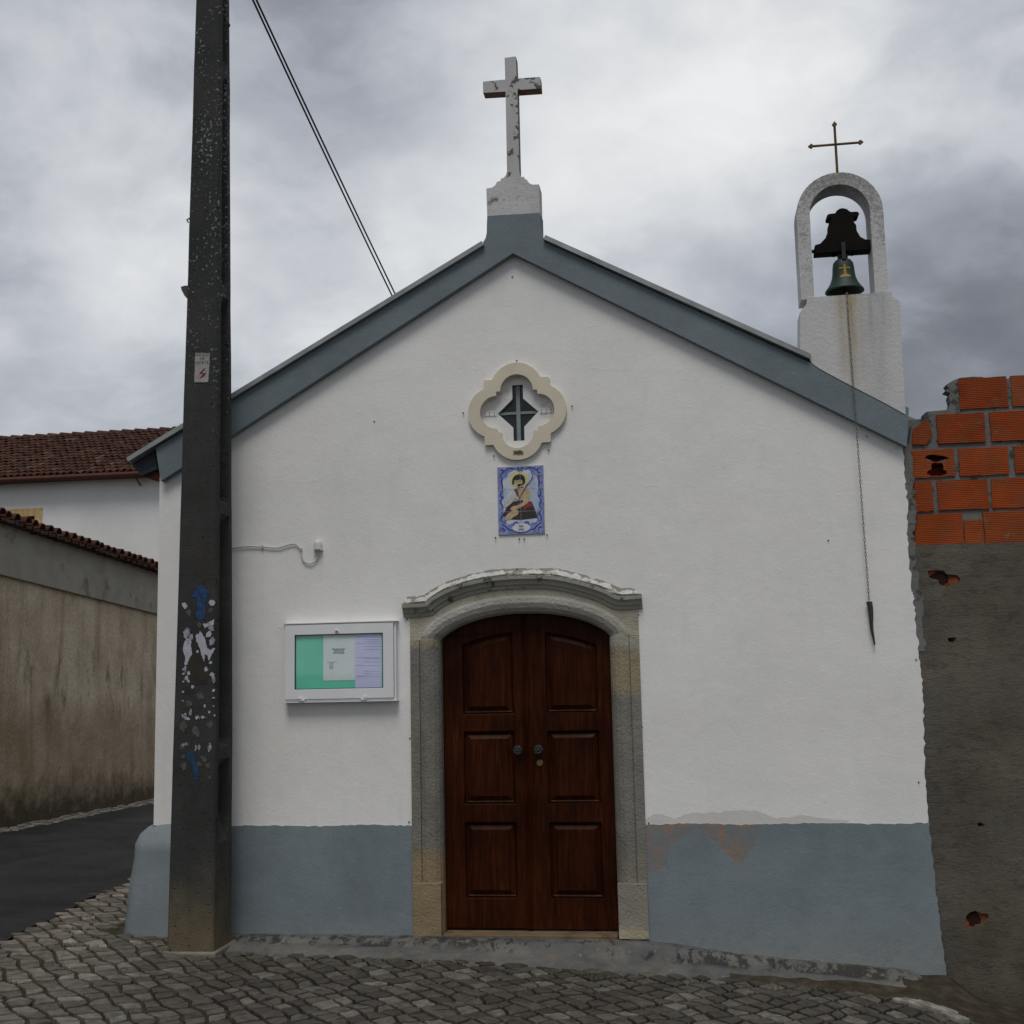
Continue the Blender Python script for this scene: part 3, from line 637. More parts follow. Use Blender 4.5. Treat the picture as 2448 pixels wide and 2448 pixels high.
# corner guard at the left corner
bm = BM(); rows = []
prof = [(.02, -.42), (.10, -.405), (.30, -.36), (.55, -.32), (.75, -.295), (.84, -.27), (.90, -.225), (.935, -.16), (.95, -.06), (.955, .04)]
zg0 = P(300, 2235, -.1).z - .03; zg1 = P(370, 1971, -.1).z; 
OUT = [(298, 2250), (301, 2215), (307, 2165), (313, 2110), (318, 2080), (322, 2050), (325, 2018), (331, 1995), (343, 1981), (362, 1973), (376, 1971.5)]
for px_, py_ in OUT:
    q = P(px_ - 9, py_, -.06); z = q.z; xl = q.x; hgt = (z - zg0) / (zg1 - zg0) * .955
    yf = -.13 + .02 * hgt + (.09 * max(0, hgt - .8) / .15)
    ring = [(xl, .45), (xl, yf + .14), (xl + .02, yf + .06), (xl + .07, yf + .012), (xl + .14, yf), (WALLX0 + .30, yf + .03), (WALLX0 + .45, yf + .07), (WALLX0 + .45, .1), (WALLX0 + .2, .45)]
    rows.append([bm.verts.new((min(x, WALLX0 + .46) + .006 * mnoise.noise(Vector((x * 8, z * 6, 1))), y + .008 * mnoise.noise(Vector((x * 6, z * 7, 4))), z)) for x, y in ring])
for A, B in zip(rows, rows[1:]):
    for k in range(len(A)): bm.faces.new((A[k], A[(k + 1) % len(A)], B[(k + 1) % len(A)], B[k]))
bm.faces.new(rows[-1]); bm.faces.new(rows[0][::-1])
bmesh.ops.subdivide_edges(bm, edges=bm.edges[:], cuts=1, smooth=.3, use_grid_fill=True)
GUARD = bluepaint('guard_blue_paint', (.22, .255, .268), False)
obj('corner_guard', bm, GUARD, chap, smooth=True)
# nails left in the wall
NAIL = plain('nail_iron', (.03, .03, .032), .7)
for a, b in ((640, 97), (115, 607), (1183, 542), (953, 974), (415, 1030), (432, 1832), (937, 1805), (665, 1845), (713, 1846)):
    p = P(1080 + a / 4.109, 840 + b / 4.109, -.012); bm = BM(); lathe(bm, [(.0025, -.011), (.0025, -.022), (.0055, -.023), (.004, -.026)], (p.x, 0, p.z), 'Y', 8); obj('nail', bm, NAIL, chap)
for a, b in ((1980, 1292), (973, 1480), (1526, 1470), (1535, 1738), (980, 1765), (2190, 1577), (2196, 1870), (1236, 1361), (1225, 662), (2072, 1043), (895, 1008), (978, 1965), (1551, 1968)):
    p = P(a, b, -.012); bm = BM(); lathe(bm, [(.004, -.0115), (.005, -.016), (.003, -.018)], (p.x, 0, p.z), 'Y', 8); obj('nail', bm, NAIL, chap)
# ------------------------------------------------------------------ kerb / concrete apron
ZJ = [(-3.9, .115), (-2.99, .118), (-1.8, .117), (-.32, .098), (.2, .03), (.79, -.022), (1.25, -.055), (1.4, -.065)]
def zj(x):
    for (a, za), (b, zb) in zip(ZJ, ZJ[1:]):
        if x <= b: return za + (zb - za) * (x - a) / (b - a)
    return ZJ[-1][1]
bm = BM(); rows = []; n = 150
for i in range(n + 1):
    x = -3.05 + (1.285 + 3.05) * i / n; a = zj(x) - .012; gz = g(x, -.3); row = []
    door = 1 / (1 + math.exp(-(x - DX0 + .1) * 30)) * 1 / (1 + math.exp((x - DX1 - .15) * 30))
    ex = .03 * mnoise.noise(Vector((x * 1.5, 0, 3))) - .02
    end = max(0, (x - 1.2) / .085)
    for u, hh in ((.02, .0), (-.02, .004), (-.05, .0), (-.085, -.006), (-.11, -.03), (-.125, -.06), (-.15, -.085), (-.2, -.10), (-.26, None), (-.35, 'g')):
        y = u + ex * (1 if u < -.03 else 0) - .03 * door * (1 if u < -.04 else 0)
        nz = .008 * mnoise.noise(Vector((x * 7, u * 30, 1))) + .004 * mnoise.noise(Vector((x * 22, u * 60, 2)))
        top = a; tot = max(.03, top - gz)
        if hh is None: z = gz + .018
        elif hh == 'g': z = gz - .012
        else: z = max(gz + .02, top + hh * tot / .13)
        z = z - end * max(0, z - gz) * .55
        row.append(bm.verts.new((x, y, z + (nz if u < -.0 else 0))))
    rows.append(row)
for A, B in zip(rows, rows[1:]):
    for k in range(len(A) - 1): bm.faces.new((A[k], A[k + 1], B[k + 1], B[k]))
m = Mat('apron_concrete', .9, .25)
c = m.ramp(m.noise(4, 7, .65, sc=(1, 1, 2)), [(.28, (.07, .072, .071)), (.5, (.115, .114, .107)), (.72, (.175, .167, .145))])
stn = m.math('MULTIPLY', m.ramp(m.math('ADD', m.noise(16, 7, .75, sc=(1, .6, .7), off=(1, 2, 0)), m.math('MULTIPLY', m.math('SUBTRACT', m.noise(1.7, 3, .5), .5), .5)), [(.5, 0.), (.56, 1.)]), m.band(m.y, -.2, -.03, .03))
c = m.mix(m.math('MULTIPLY', stn, .85), c, m.ramp(m.noise(7, 4), [(.4, (.022, .025, .034)), (.6, (.03, .027, .022))])); c = m.mix(m.ramp(m.noise(34, 6, .8, off=(6, 2, 0)), [(.61, 0.), (.66, .8)]), c, (.30, .29, .26))
c = m.mix(m.ramp(m.noise(6, 6, .7, off=(3, 8, 1)), [(.56, 0.), (.7, .6)]), c, (.20, .165, .11))
m.bump(m.noise(40, 6, .7), .6, .012); tag(obj('kerb', bm, m.col(c), smooth=True), kind='structure')
# loose pale stones and earth at the right foot
bm = BM(); rnd = random.Random(5)
for a, b in ((2172, 2388), (2192, 2392), (2215, 2396), (2240, 2404), (2262, 2410), (2285, 2424)):
    p = G(a, b + 10); pts = [(p.x + .07 * (1 + rnd.uniform(-.25, .25)) * math.cos(t * .785), p.y + .05 * (1 + rnd.uniform(-.25, .25)) * math.sin(t * .785)) for t in range(8)]
    stone(bm, pts, lambda x, y: g(x, y) + .016, .004, rnd)
tag(obj('edge_stones', bm, plain('pale_limestone', (.22, .205, .175), .85, .5, 20)), kind='structure')
# ------------------------------------------------------------------ bell (hangs in the arch)
yb = .035
bell = thing('bell', p5(433, 905, yb), 'dark green bell with painted gilt cross hanging under a dark wooden yoke', 'bell')
hs = [(256, 902), (256, 850), (290, 840), (322, 805), (343, 750), (343, 715), (362, 692), (356, 682), (334, 680), (330, 665), (342, 655), (382, 650), (392, 634), (408, 622), (430, 617), (455, 622), (470, 634), (480, 640), (522, 638), (534, 650), (528, 664), (502, 670), (499, 702), (514, 722), (518, 758), (540, 795), (572, 812), (610, 814), (612, 875)]
hsw = [q5(a, b, yb - .05) for a, b in hs]; zl = hsw[0][1]; zr = hsw[-1][1]; tilt = (zr - zl) / (hsw[-1][0] - hsw[0][0])
hsw = [(x, z - tilt * (x - hsw[0][0])) for x, z in hsw]
bm = BM(); prism(bm, [hsw], yb - .05, yb + .05)
for a in (372, 487):
    q = q5(a, 895, yb); tube(bm, [(q[0], yb, zl - .015), (q[0], yb, zl + .005)], .014, 8)
tube(bm, [(TX - ri - .01, yb, zl + .03), (TX + ri + .01, yb, zl + .03)], .012, 8)
obj('headstock', bm, plain('dark_painted_wood', (.010, .007, .0065), .85, .3, spec=.1), bell, bevel=.004)
bx = q5(433, 1000, yb)[0]; zt_ = zl - .012; zbm = q5(433, 1140, yb)[1]; Hb = zt_ - zbm
m = Mat('bell_paint', .55, .4); c = m.mix(m.ramp(m.noise(10, 6, .6), [(.4, 0.), (.7, .6)]), (.016, .045, .033), (.02, .022, .018)); BELLM = m.col(c)
bm = BM(); rr = .0445
pf = [(.004, 0), (.028, -.005), (.05, -.018), (.064, -.04), (.069, -.08), (.071, -.12), (.076, -.16), (.088, -.20), (.105, -.235), (.122, -.262), (.124, -.272), (.112, -.272), (.09, -.23), (.065, -.15), (.05, -.06), (.004, -.03)]
sc_ = Hb * .93 / .272
lathe(bm, [(r * sc_ * 1.22, h * sc_) for r, h in pf], (bx, yb, zt_ - .02), 'Z', 40); bl = obj('bell_body', bm, BELLM, bell, smooth=True)
bm = BM(); box(bm, bx - .012, bx + .012, yb - .07, yb - .052, zt_ - .045, zl + .055); box(bm, bx - .03, bx + .03, yb - .02, yb + .02, zt_ - .03, zl - .001); obj('staple', bm, SCRW, bell)
GILT = plain('gilt_paint', (.36, .21, .035), .6, .3, 40)
bm = BM(); zz0 = zt_ - .02; rb_ = .071 * sc_ * 1.02
def onbell(u, h):
    t = 0
    for (r1, h1), (r2, h2) in zip(pf, pf[1:]):
        if h1 * sc_ >= h >= h2 * sc_: t = r1 + (r2 - r1) * (h - h1 * sc_) / ((h2 - h1) * sc_); break
    r = t * sc_ * 1.22 + .0025; a = u / r; return (bx + r * math.sin(a), yb - r * math.cos(a), zz0 + h)
def bpatch(u0, u1, h0, h1, w=None):
    A = [onbell(u0 + (u1 - u0) * k / 4, h0) for k in range(5)]; w = w or 1; um = (u0 + u1) / 2
    B = [onbell(um + (u0 - um + (u1 - u0) * k / 4) * w, h1) for k in range(5)]
    va = [bm.verts.new(p) for p in A]; vb = [bm.verts.new(p) for p in B]
    for k in range(4): bm.faces.new((va[k], va[k + 1], vb[k + 1], vb[k]))
bpatch(-.007, .007, -.075 * sc_, -.155 * sc_); bpatch(-.036, -.0075, -.096 * sc_, -.108 * sc_); bpatch(.0075, .036, -.096 * sc_, -.108 * sc_); bpatch(-.014, .014, -.1555 * sc_, -.168 * sc_, 2.4); bpatch(-.036, .036, -.1685 * sc_, -.18 * sc_, .9)
obj('gilt_emblem', bm, GILT, bl)
bm = BM(); tube(bm, [(bx, yb, zz0 - .05), (bx, yb, zz0 - .27 * sc_)], .007, 8); lathe(bm, [(.006, 0), (.02, -.012), (.022, -.025), (.012, -.04)], (bx, yb, zz0 - .265 * sc_), 'Z', 14); obj('clapper', bm, SCRW, bell)
# chain
chn = thing('bell_chain', P(2090, 1542, -.1), 'thin rusty chain hanging from the bell down the white wall to a rope pull', 'chain')
path = [Vector((bx, yb, zz0 - .29 * sc_)), Vector((bx + .004, -.04, zSh + .02)), Vector((q5(457, 1190, YT0 - .01)[0], YT0 - .014, zSh - .02))]
for a, b, y in ((2030, 790, -.088), (2043, 963, -.092), (2046, 1000, -.092), (2055, 1130, -.07), (2065, 1267, -.05), (2078, 1438, -.04)): path.append(P(a, b, y))
fine_ = [Vector(p) for p in catmull([tuple(p) for p in path], 12)]
bm = BM(); L = 0; acc = [0]
for a, b in zip(fine_, fine_[1:]): L += (b - a).length; acc.append(L)
def at(s):
    for i in range(len(acc) - 1):
        if s <= acc[i + 1]: return fine_[i].lerp(fine_[i + 1], (s - acc[i]) / max(1e-9, acc[i + 1] - acc[i])), (fine_[i + 1] - fine_[i]).normalized()
    return fine_[-1], (fine_[-1] - fine_[-2]).normalized()
pitch = .0225; k = 0; s = 0
while s < L:
    p, t = at(s); a = t.cross(Vector((0, 1, 0)) if abs(t.y) < .9 else Vector((1, 0, 0))).normalized(); b = t.cross(a).normalized(); sd = a if k % 2 else b
    ring = [p + sd * (.0048 * math.cos(q)) + t * (.0145 * math.sin(q)) for q in [2 * math.pi * i / 10 for i in range(10)]]
    tube(bm, ring + [ring[0]], .0018, 5, False); s += pitch; k += 1
obj('chain_links', bm, plain('chain_iron', (.16, .145, .12), .7, .3, 30), chn)
bm = BM(); p0 = P(2078, 1438, -.04); p1 = P(2090, 1542, -.035); pts = [p0.lerp(p1, t / 8) for t in range(9)]
for dx, dy in ((-.009, 0), (.009, .004), (0, -.01)): tube(bm, [p + Vector((dx * (1 - .1 * i) + .003 * math.sin(i), dy, 0)) for i, p in enumerate(pts)], [.010 - .0009 * i for i in range(9)], 7)
obj('rope_pull', bm, plain('grey_green_rope', (.05, .06, .055), .9, .5, 40, bump=.6), chn)
# ------------------------------------------------------------------ tile picture
def q8(a, b, y): return XZ(1080 + a / 4.109, 840 + b / 4.109, y)
tcx = (q8(455, 1460, -.02)[0] + q8(904, 1460, -.02)[0]) / 2; tcz = (q8(680, 1125, -.02)[1] + q8(680, 1800, -.02)[1]) / 2
tp = thing('tile_picture', (tcx, -.02, tcz - .225), 'blue bordered glazed tile picture of a seated figure with a lamb above the door', 'tile picture')
def enamel(name, c, var=.15, sc=40): return plain(name, c, .22, var, sc, spec=.5, bump=.02)
TW = (.58, .62, .72)
def tl_(u, v): return (tcx + (u - .5) * .30, tcz + (.5 - v) * .445)      # u,v in 0..1 from the top left
bm = BM()
for i in range(2):
    for j in range(3):
        x0, z1 = tl_(i / 2, j / 3); x1, z0 = tl_((i + 1) / 2, (j + 1) / 3); box(bm, x0 + .0007, x1 - .0007, -.022, -.0125, z0 + .0007, z1 - .0007)
m = Mat('tile_glaze', .2, .5); c = m.ramp(m.noise(9, 4, .6), [(.35, (.36, .45, .6)), (.6, (.62, .64, .7)), (.8, (.7, .7, .74))]); tiles = obj('tiles', bm, m.col(c), tp)
bm = BM(); x0, z1 = tl_(0, 0); x1, z0 = tl_(1, 1); box(bm, x0 - .002, x1 + .002, -.0155, -.0122, z0 - .002, z1 + .002); obj('grout', bm, plain('grout', (.45, .45, .44), .9), tp)
lay = [0]
def paint(name, polys, mat, fig=None):
    lay[0] += 1; bm = BM(); y = -.022 - .00035 * lay[0]
    for pl in polys: prism(bm, [[tl_(u, v) for u, v in l] for l in (pl if isinstance(pl[0], list) else [pl])], y, y + .0003)
    return obj(name, bm, mat, tiles)
def ell(u, v, ru, rv, n=28, a0=0, a1=2 * math.pi): return [(u + ru * math.cos(a0 + (a1 - a0) * k / n), v + rv * math.sin(a0 + (a1 - a0) * k / n)) for k in range(n)]
def wz(u, v): return ((u * 1493 - 262) / 975, 0)
# scrolled border
r_ = random.Random(9); inn_ = []
for k in range(120):
    t = 2 * math.pi * k / 120; cu, cv = math.cos(t), math.sin(t); s = 1 / max(abs(cu) ** 3.5 + abs(cv) ** 3.5, 1e-6) ** (1 / 3.5)
    w_ = 1 + .045 * math.sin(9 * t) + .03 * math.sin(17 * t + 1)
    inn_.append((.5 + .385 * cu * s * w_, .465 + .40 * cv * s * w_))
paint('border', [[[(0.004, 0.004), (.996, 0.004), (.996, .996), (0.004, .996)], inn_]], enamel('cobalt_border', (.20, .24, .48), .6, 35))
def ribbon(pts, w0):
    pts = catmull(pts, 5); L_, R_ = [], []
    for i, p in enumerate(pts):
        a, b = pts[max(i - 1, 0)], pts[min(i + 1, len(pts) - 1)]; d = Vector((b[0] - a[0], b[1] - a[1])); d = d.normalized() if d.length > 1e-9 else Vector((1, 0)); n = Vector((-d.y, d.x)); ww = w0 * (.35 + .65 * math.sin(math.pi * (i + .5) / len(pts)))
        L_.append((p[0] + n.x * ww, p[1] + n.y * ww * .67)); R_.append((p[0] - n.x * ww, p[1] - n.y * ww * .67))
    return L_ + R_[::-1]
scr = []
for sx in (0, 1):
    for pts in (((.05, .11), (.1, .10), (.13, .065), (.1, .04), (.07, .06)), ((.13, .07), (.22, .035), (.32, .03), (.4, .05)), ((.4, .05), (.45, .025), (.48, .05), (.44, .075)), ((.06, .14), (.1, .16), (.09, .24), (.11, .3), (.09, .33)),
                ((.11, .34), (.06, .4), (.1, .46), (.13, .44)), ((.1, .46), (.06, .52), (.1, .58), (.07, .62)), ((.06, .66), (.1, .7), (.06, .77), (.09, .82)), ((.07, .84), (.15, .88), (.24, .93), (.33, .94)), ((.05, .93), (.09, .9), (.13, .93), (.1, .96)), ((.3, .9), (.36, .87), (.38, .9), (.35, .93)), ((.32, .87), (.35, .83), (.42, .83), (.45, .86)), ((.38, .95), (.43, .93), (.47, .95), (.45, .985))):
        scr.append(ribbon([(1 - u if sx else u, v) for u, v in pts], .016))
paint('scrollwork', scr, enamel('deep_cobalt', (.03, .04, .22), .3, 30))
paint('halo', [ell(.465, .195, .2, .115)], enamel('halo_yellow', (.62, .58, .2), .15))
paint('cloak', [[(.1, .72), (.2, .58), (.33, .52), (.5, .50), (.74, .53), (.8, .64), (.86, .77), (.5, .79), (.28, .78)]], enamel('dark_robe', (.03, .02, .018), .3))
paint('red_cloth', [[(.42, .55), (.5, .52), (.5, .60), (.43, .62)], [(.55, .6), (.72, .53), (.76, .58), (.72, .60), (.63, .61), (.57, .655)]], enamel('red_cloth', (.33, .02, .03), .25))
paint('skin', [catmull([(.41, .3), (.47, .315), (.56, .31), (.66, .34), (.71, .4), (.70, .47), (.66, .54), (.57, .58), (.42, .63), (.3, .645), (.27, .62), (.33, .585), (.45, .57), (.54, .535), (.55, .49), (.46, .46), (.42, .38)], 4, True), catmull([(.14, .77), (.2, .7), (.3, .655), (.42, .64), (.44, .70), (.32, .75), (.24, .785)], 4, True), ell(.465, .225, .1, .075), [(.44, .27), (.54, .26), (.57, .32), (.44, .33)]], enamel('skin_tone', (.52, .38, .22), .22, 30))
paint('strap', [[(.355, .335), (.43, .32), (.47, .46), (.44, .475)], ], enamel('brown_strap', (.14, .06, .03), .2))
paint('lamb', [catmull([(.15, .5), (.25, .46), (.32, .4), (.38, .42), (.46, .465), (.44, .49), (.36, .5), (.26, .56), (.16, .6), (.13, .56)], 4, True)], enamel('lamb_white', (.5, .5, .46), .2))
paint('hair', [catmull([(.33, .27), (.325, .2), (.37, .145), (.46, .12), (.56, .135), (.605, .19), (.595, .25), (.55, .275), (.545, .22), (.50, .195), (.42, .205), (.37, .2), (.365, .25)], 4, True)], enamel('dark_hair', (.012, .010, .009), .2))
FSH = enamel('face_shade', (.26, .15, .09), .1)
paint('eye', [ell(.41, .225, .015, .005)], FSH); paint('eye', [ell(.49, .217, .015, .005)], FSH); paint('mouth', [ell(.445, .263, .014, .004)], FSH); paint('lamb_eye', [ell(.385, .475, .01, .008)], FSH)
paint('staff', [[(.455, .5), (.44, .5), (.62, .29), (.76, .185), (.77, .19), (.635, .30)], [(.74, .19), (.77, .14), (.78, .145), (.76, .19)], [(.755, .2), (.82, .17), (.82, .178)]], enamel('staff_brown', (.11, .05, .025), .2))
paint('cartouche', [ell(.5, .905, .2, .062)], enamel('cartouche_white', (.66, .64, .7), .08))
for k_ in (1, 2):
    a = tl_(0, k_ / 3); b = tl_(1, k_ / 3); bm = BM(); box(bm, a[0], b[0], -.0292, -.0288, a[1] - .0008, a[1] + .0008); obj('grout_line', bm, plain('pale_grout', (.42, .42, .44), .9), tiles)
a = tl_(.5, 0); b = tl_(.5, .82); bm = BM(); box(bm, a[0] - .0008, a[0] + .0008, -.0296, -.02925, b[1], a[1]); obj('grout_line', bm, plain('pale_grout', (.42, .42, .44), .9), tiles)
def text(name, body, mat, parent, size, loc, rot=(math.pi / 2, 0, 0), depth=.0004, align='CENTER', bold=0.0):
    cu = bpy.data.curves.new('t', 'FONT'); cu.body = body; cu.size = size; cu.extrude = depth; cu.align_x = align; cu.align_y = 'CENTER'; cu.space_line = .95; cu.offset = bold
    to = bpy.data.objects.new('t', cu); SC.collection.objects.link(to); bpy.context.view_layer.update()
    me = bpy.data.meshes.new_from_object(to.evaluated_get(bpy.context.evaluated_depsgraph_get())); bpy.data.objects.remove(to); bpy.data.curves.remove(cu)
    from mathutils import Euler
    me.transform(Matrix.Translation(loc) @ Euler(rot).to_matrix().to_4x4()); b = BM(); b.from_mesh(me); bpy.data.meshes.remove(me)
    return obj(name, b, mat, parent, recalc=False)
q = tl_(.5, .905); text('lettering', 'São\nJoão', enamel('letter_black', (.03, .03, .035), .1), tiles, .021, (q[0], -.0285, q[1]))
# ------------------------------------------------------------------ notice case
def q3(a, b, y): return XZ(540 + a / 4.293, 1250 + b / 4.293, y)
yn = -.075
nx0, nz1 = q3(594, 1036, yn); nx1 = q3(1738, 1006, yn)[0]; nz0 = q3(600, 1838, yn)[1]; nz1 = (q3(594, 1042, yn)[1] + q3(1738, 1012, yn)[1]) / 2; nz0 = (q3(590, 1838, yn)[1] + q3(1738, 1818, yn)[1]) / 2
nc = thing('notice_case', ((nx0 + nx1) / 2, yn, nz0), 'white metal notice case with green and lilac sheets behind glass left of the door', 'notice case')
WM = plain('white_lacquer', (.78, .78, .78), .4, .04, 5, spec=.45, bump=.02)
bm = BM(); fr = [(nx0, nz0), (nx0, nz1), (nx1, nz1), (nx1, nz0)]; ix0, ix1 = q3(705, 1400, yn)[0], q3(1612, 1400, yn)[0]; iz1 = (q3(712, 1150, yn)[1] + q3(1612, 1130, yn)[1]) / 2; iz0 = (q3(700, 1712, yn)[1] + q3(1608, 1693, yn)[1]) / 2
box(bm, nx0, nx1, -.018, -.0125, nz0, nz1)
box(bm, nx0, nx0 + .012, yn + .012, -.018, nz0, nz1); box(bm, nx1 - .012, nx1, yn + .012, -.018, nz0, nz1); box(bm, nx0 + .012, nx1 - .012, yn + .012, -.018, nz1 - .012, nz1); box(bm, nx0 + .012, nx1 - .012, yn + .012, -.018, nz0, nz0 + .012)
box(bm, nx0 - .004, nx1 + .010, yn - .004, -.0128, nz1 + .0005, nz1 + .006); box(bm, nx0 + .006, nx1 + .006, yn - .002, -.0128, nz0 - .006, nz0 - .0005)
obj('case', bm, WM, nc)
bm = BM(); ins_ = .008
prism(bm, [[(nx0 + ins_, nz0 + .014), (nx0 + ins_, nz1 - .006), (nx1 - .014, nz1 - .006), (nx1 - .014, nz0 + .014)], [(ix0, iz0), (ix0, iz1), (ix1, iz1), (ix1, iz0)]], yn, yn + .0115); fo = obj('door_frame', bm, WM, nc, bevel=.002)
bm = BM(); gw = .004
prism(bm, [[(ix0 + .0003, iz0 + .0003), (ix0 + .0003, iz1 - .0003), (ix1 - .0003, iz1 - .0003), (ix1 - .0003, iz0 + .0003)], [(ix0 + gw, iz0 + gw), (ix0 + gw, iz1 - gw), (ix1 - gw, iz1 - gw), (ix1 - gw, iz0 + gw)]], yn + .002, yn + .012); obj('gasket', bm, plain('black_rubber', (.012, .014, .02), .6), nc)
bm = BM(); box(bm, ix0 + gw, ix1 - gw, yn + .006, yn + .009, iz0 + gw, iz1 - gw)
m = Mat('pane', .04); t = m.t; tr_ = t.nodes.new('ShaderNodeBsdfTransparent'); gl = t.nodes.new('ShaderNodeBsdfGlossy'); gl.inputs['Roughness'].default_value = .03; 
mx_ = t.nodes.new('ShaderNodeMixShader'); mx_.inputs[0].default_value = .05; t.links.new(tr_.outputs[0], mx_.inputs[1]); t.links.new(gl.outputs[0], mx_.inputs[2]); t.links.new(mx_.outputs[0], t.nodes['Material Output'].inputs[0])
obj('glass_pane', bm, m.m, nc)
bm = BM(); box(bm, ix0 - .01, ix1 + .01, -.0575, -.050, iz0 - .01, iz1 + .01); obj('backing_sheet', bm, plain('green_felt', (.15, .66, .46), .9, .10, 3), nc)
def nq(a, b): return q3(a, b, -.058)
def paper(name, a0, b0, a1, b1, y, mat):
    x0, z1 = nq(a0, b0); x1, z0 = nq(a1, b1); bm = BM(); box(bm, x0, x1, y - .0008, y, z0, z1); return obj(name, bm, mat, nc)
INK = plain('print_ink', (.03, .03, .035), .8); INK2 = plain('print_ink_pale', (.40, .40, .60), .8)
pp = paper('notice_sheet', 1000, 1150, 1335, 1612, -.0582, plain('white_paper', (.70, .80, .78), .85, .05)); pv = paper('notice_sheet', 1325, 1140, 1600, 1690, -.0598, plain('lilac_paper', (.62, .65, .90), .85, .06))
pv['label'] = 'lilac printed sheet at the right'; pp['label'] = 'white printed sheet in the middle'
def lines(parent, rows, y, mat):
    r = random.Random(4)
    for a0, a1, b, h in rows:
        bm = BM(); x = a0
        while x < a1:
            wd = r.uniform(14, 34); e = min(x + wd, a1); p0 = nq(x, b); p1 = nq(e, b + h); box(bm, p0[0], p1[0], y - .0006, y, p1[1], p0[1]); x = e + 3
        obj('print', bm, mat, parent)
lines(pp, [(1088, 1226, 1291, 9), (1108, 1212, 1310, 9), (1100, 1216, 1330, 9)], -.0591, INK)
lines(pp, [(1040, 1136, 1426, 5)] + [(1062, 1104, 1442 + 13 * k, 5) for k in range(5)], -.0592, plain('print_ink_grey', (.2, .2, .2), .8))
lines(pv, [(1420 if k % 3 else 1345, 1585, b, 5) for k, b in enumerate((1170, 1195, 1215, 1235, 1265, 1295, 1380, 1390, 1425, 1460, 1520, 1545, 1570))], -.0607, INK2)
for a in (762, 1398):
    x0 = q3(a - 12, 1780, yn)[0]; bm = BM(); zb2 = nz0 + .012; box(bm, x0, x0 + .018 * (2.2 if a < 1000 else 2.2), yn - .008, yn - .001, zb2 - .008, zb2 + (.003)); xx0 = x0 if a < 1000 else x0 + .021
    box(bm, xx0, xx0 + .0175, yn - .012, yn - .002, zb2 + .0035, zb2 + .016); obj('hinge', bm, WM, nc, bevel=.0015)
lp = q3(1140, 1112, yn); bm = BM(); lathe(bm, [(.014, yn - .0003), (.014, yn - .004), (.011, yn - .005)], (lp[0], 0, lp[1]), 'Y', 20); lko = obj('lock', bm, WM, nc); bm = BM(); box(bm, lp[0] - .008, lp[0] + .007, yn - .012, yn - .0052, lp[1] - .003, lp[1] + .003); obj('key_tab', bm, plain('lock_steel', (.2, .19, .17), .45, metal=.6), lko)
# ------------------------------------------------------------------ wall cable with cap
wc = thing('wall_cable', P(700, 1330, -.02), 'white painted cable clipped along the wall from behind the pole to a small domed cap', 'cable')
pts = [(-160, 262), (-40, 268), (80, 256), (240, 241), (370, 246), (530, 256), (640, 226), (705, 215), (748, 246), (768, 285), (778, 340), (800, 392), (860, 420), (922, 388), (945, 330), (946, 280)]
cp = [P(540 + a / 4.293, 1250 + b / 4.293, -.024) for a, b in pts]; cp[0].y = -.22
bm = BM(); tube(bm, catmull([tuple(p) for p in cp], 5), [.0046] * 200, 8); CABW = plain('painted_cable', (.5, .5, .49), .7, .12); obj('cable', bm, CABW, wc, smooth=True)
for a, b in ((372, 246), (770, 272)):
    p = P(540 + a / 4.293, 1250 + b / 4.293, -.024); bm = BM(); box(bm, p.x - .006, p.x + .006, -.031, -.012, p.z - .009, p.z + .011); obj('clip', bm, CABW, wc, bevel=.002)
p = P(540 + 945 / 4.293, 1250 + 228 / 4.293, -.03); bm = BM()
lathe(bm, [(.027, -.03), (.027, 0), (.026, .015), (.02, .028), (.01, .034), (.002, .036)], (p.x, -.03, p.z), 'Z', 20); box(bm, p.x - .03, p.x + .03, -.0435, -.0125, p.z - .036, p.z - .031); obj('cap', bm, plain('cap_plastic', (.66, .66, .65), .6, .08), wc, smooth=False)
# ------------------------------------------------------------------ brick wall on the right
yw = .02
bw_ = thing('brick_wall', (2.2, yw, -.3), 'unfinished hollow brick wall with grey cement render against the right edge of the chapel', 'wall')
def q6(a, b, y=yw): return XZ(2050 + a / 3.018, 860 + b / 3.018, y)
m = Mat('hollow_brick', .9, .06); c = m.ramp(m.isl, [(0, (.24, .045, .014)), (.3, (.32, .060, .016)), (.6, (.39, .082, .022)), (.85, (.30, .078, .028)), (1, (.22, .05, .02))])
c = m.mix(1.0, c, m.ramp(m.noise(5, 6, .6), [(.3, .72), (.7, 1.15)]), 'MULTIPLY')
gro = m.math('SINE', m.math('ADD', m.math('MULTIPLY', m.z, 560), m.math('MULTIPLY', m.noise(5, 5, .7, sc=(1, 1, 5)), 7.))); c = m.mix(m.math('MULTIPLY', m.math('MULTIPLY', m.maprange(gro, .5, 1.0), m.ramp(m.noise(11, 5, .7, sc=(.6, 1, 3), off=(3, 0, 3)), [(.4, 0.), (.6, 1.)])), .6), c, (.08, .02, .01))
c = m.mix(m.ramp(m.noise(7, 7, .72, off=(4, 4, 4)), [(.46, 0.), (.66, .7)]), c, (.17, .075, .038)); c = m.mix(m.ramp(m.noise(16, 7, .75, off=(1, 8, 4)), [(.6, 0.), (.68, .7)]), c, (.2, .19, .175)); c = m.mix(m.ramp(m.noise(2.5, 4, .6, off=(7, 7, 1)), [(.45, 0.), (.7, .5)]), c, (.22, .05, .015)); b = m.bump(gro, .35, .003); m.bump(m.noise(60, 5), .25, .005, b); BRK = m.col(c)
MORT = weathered('mortar', (.17, .168, .155), (.055, .052, .045), .7, 14)
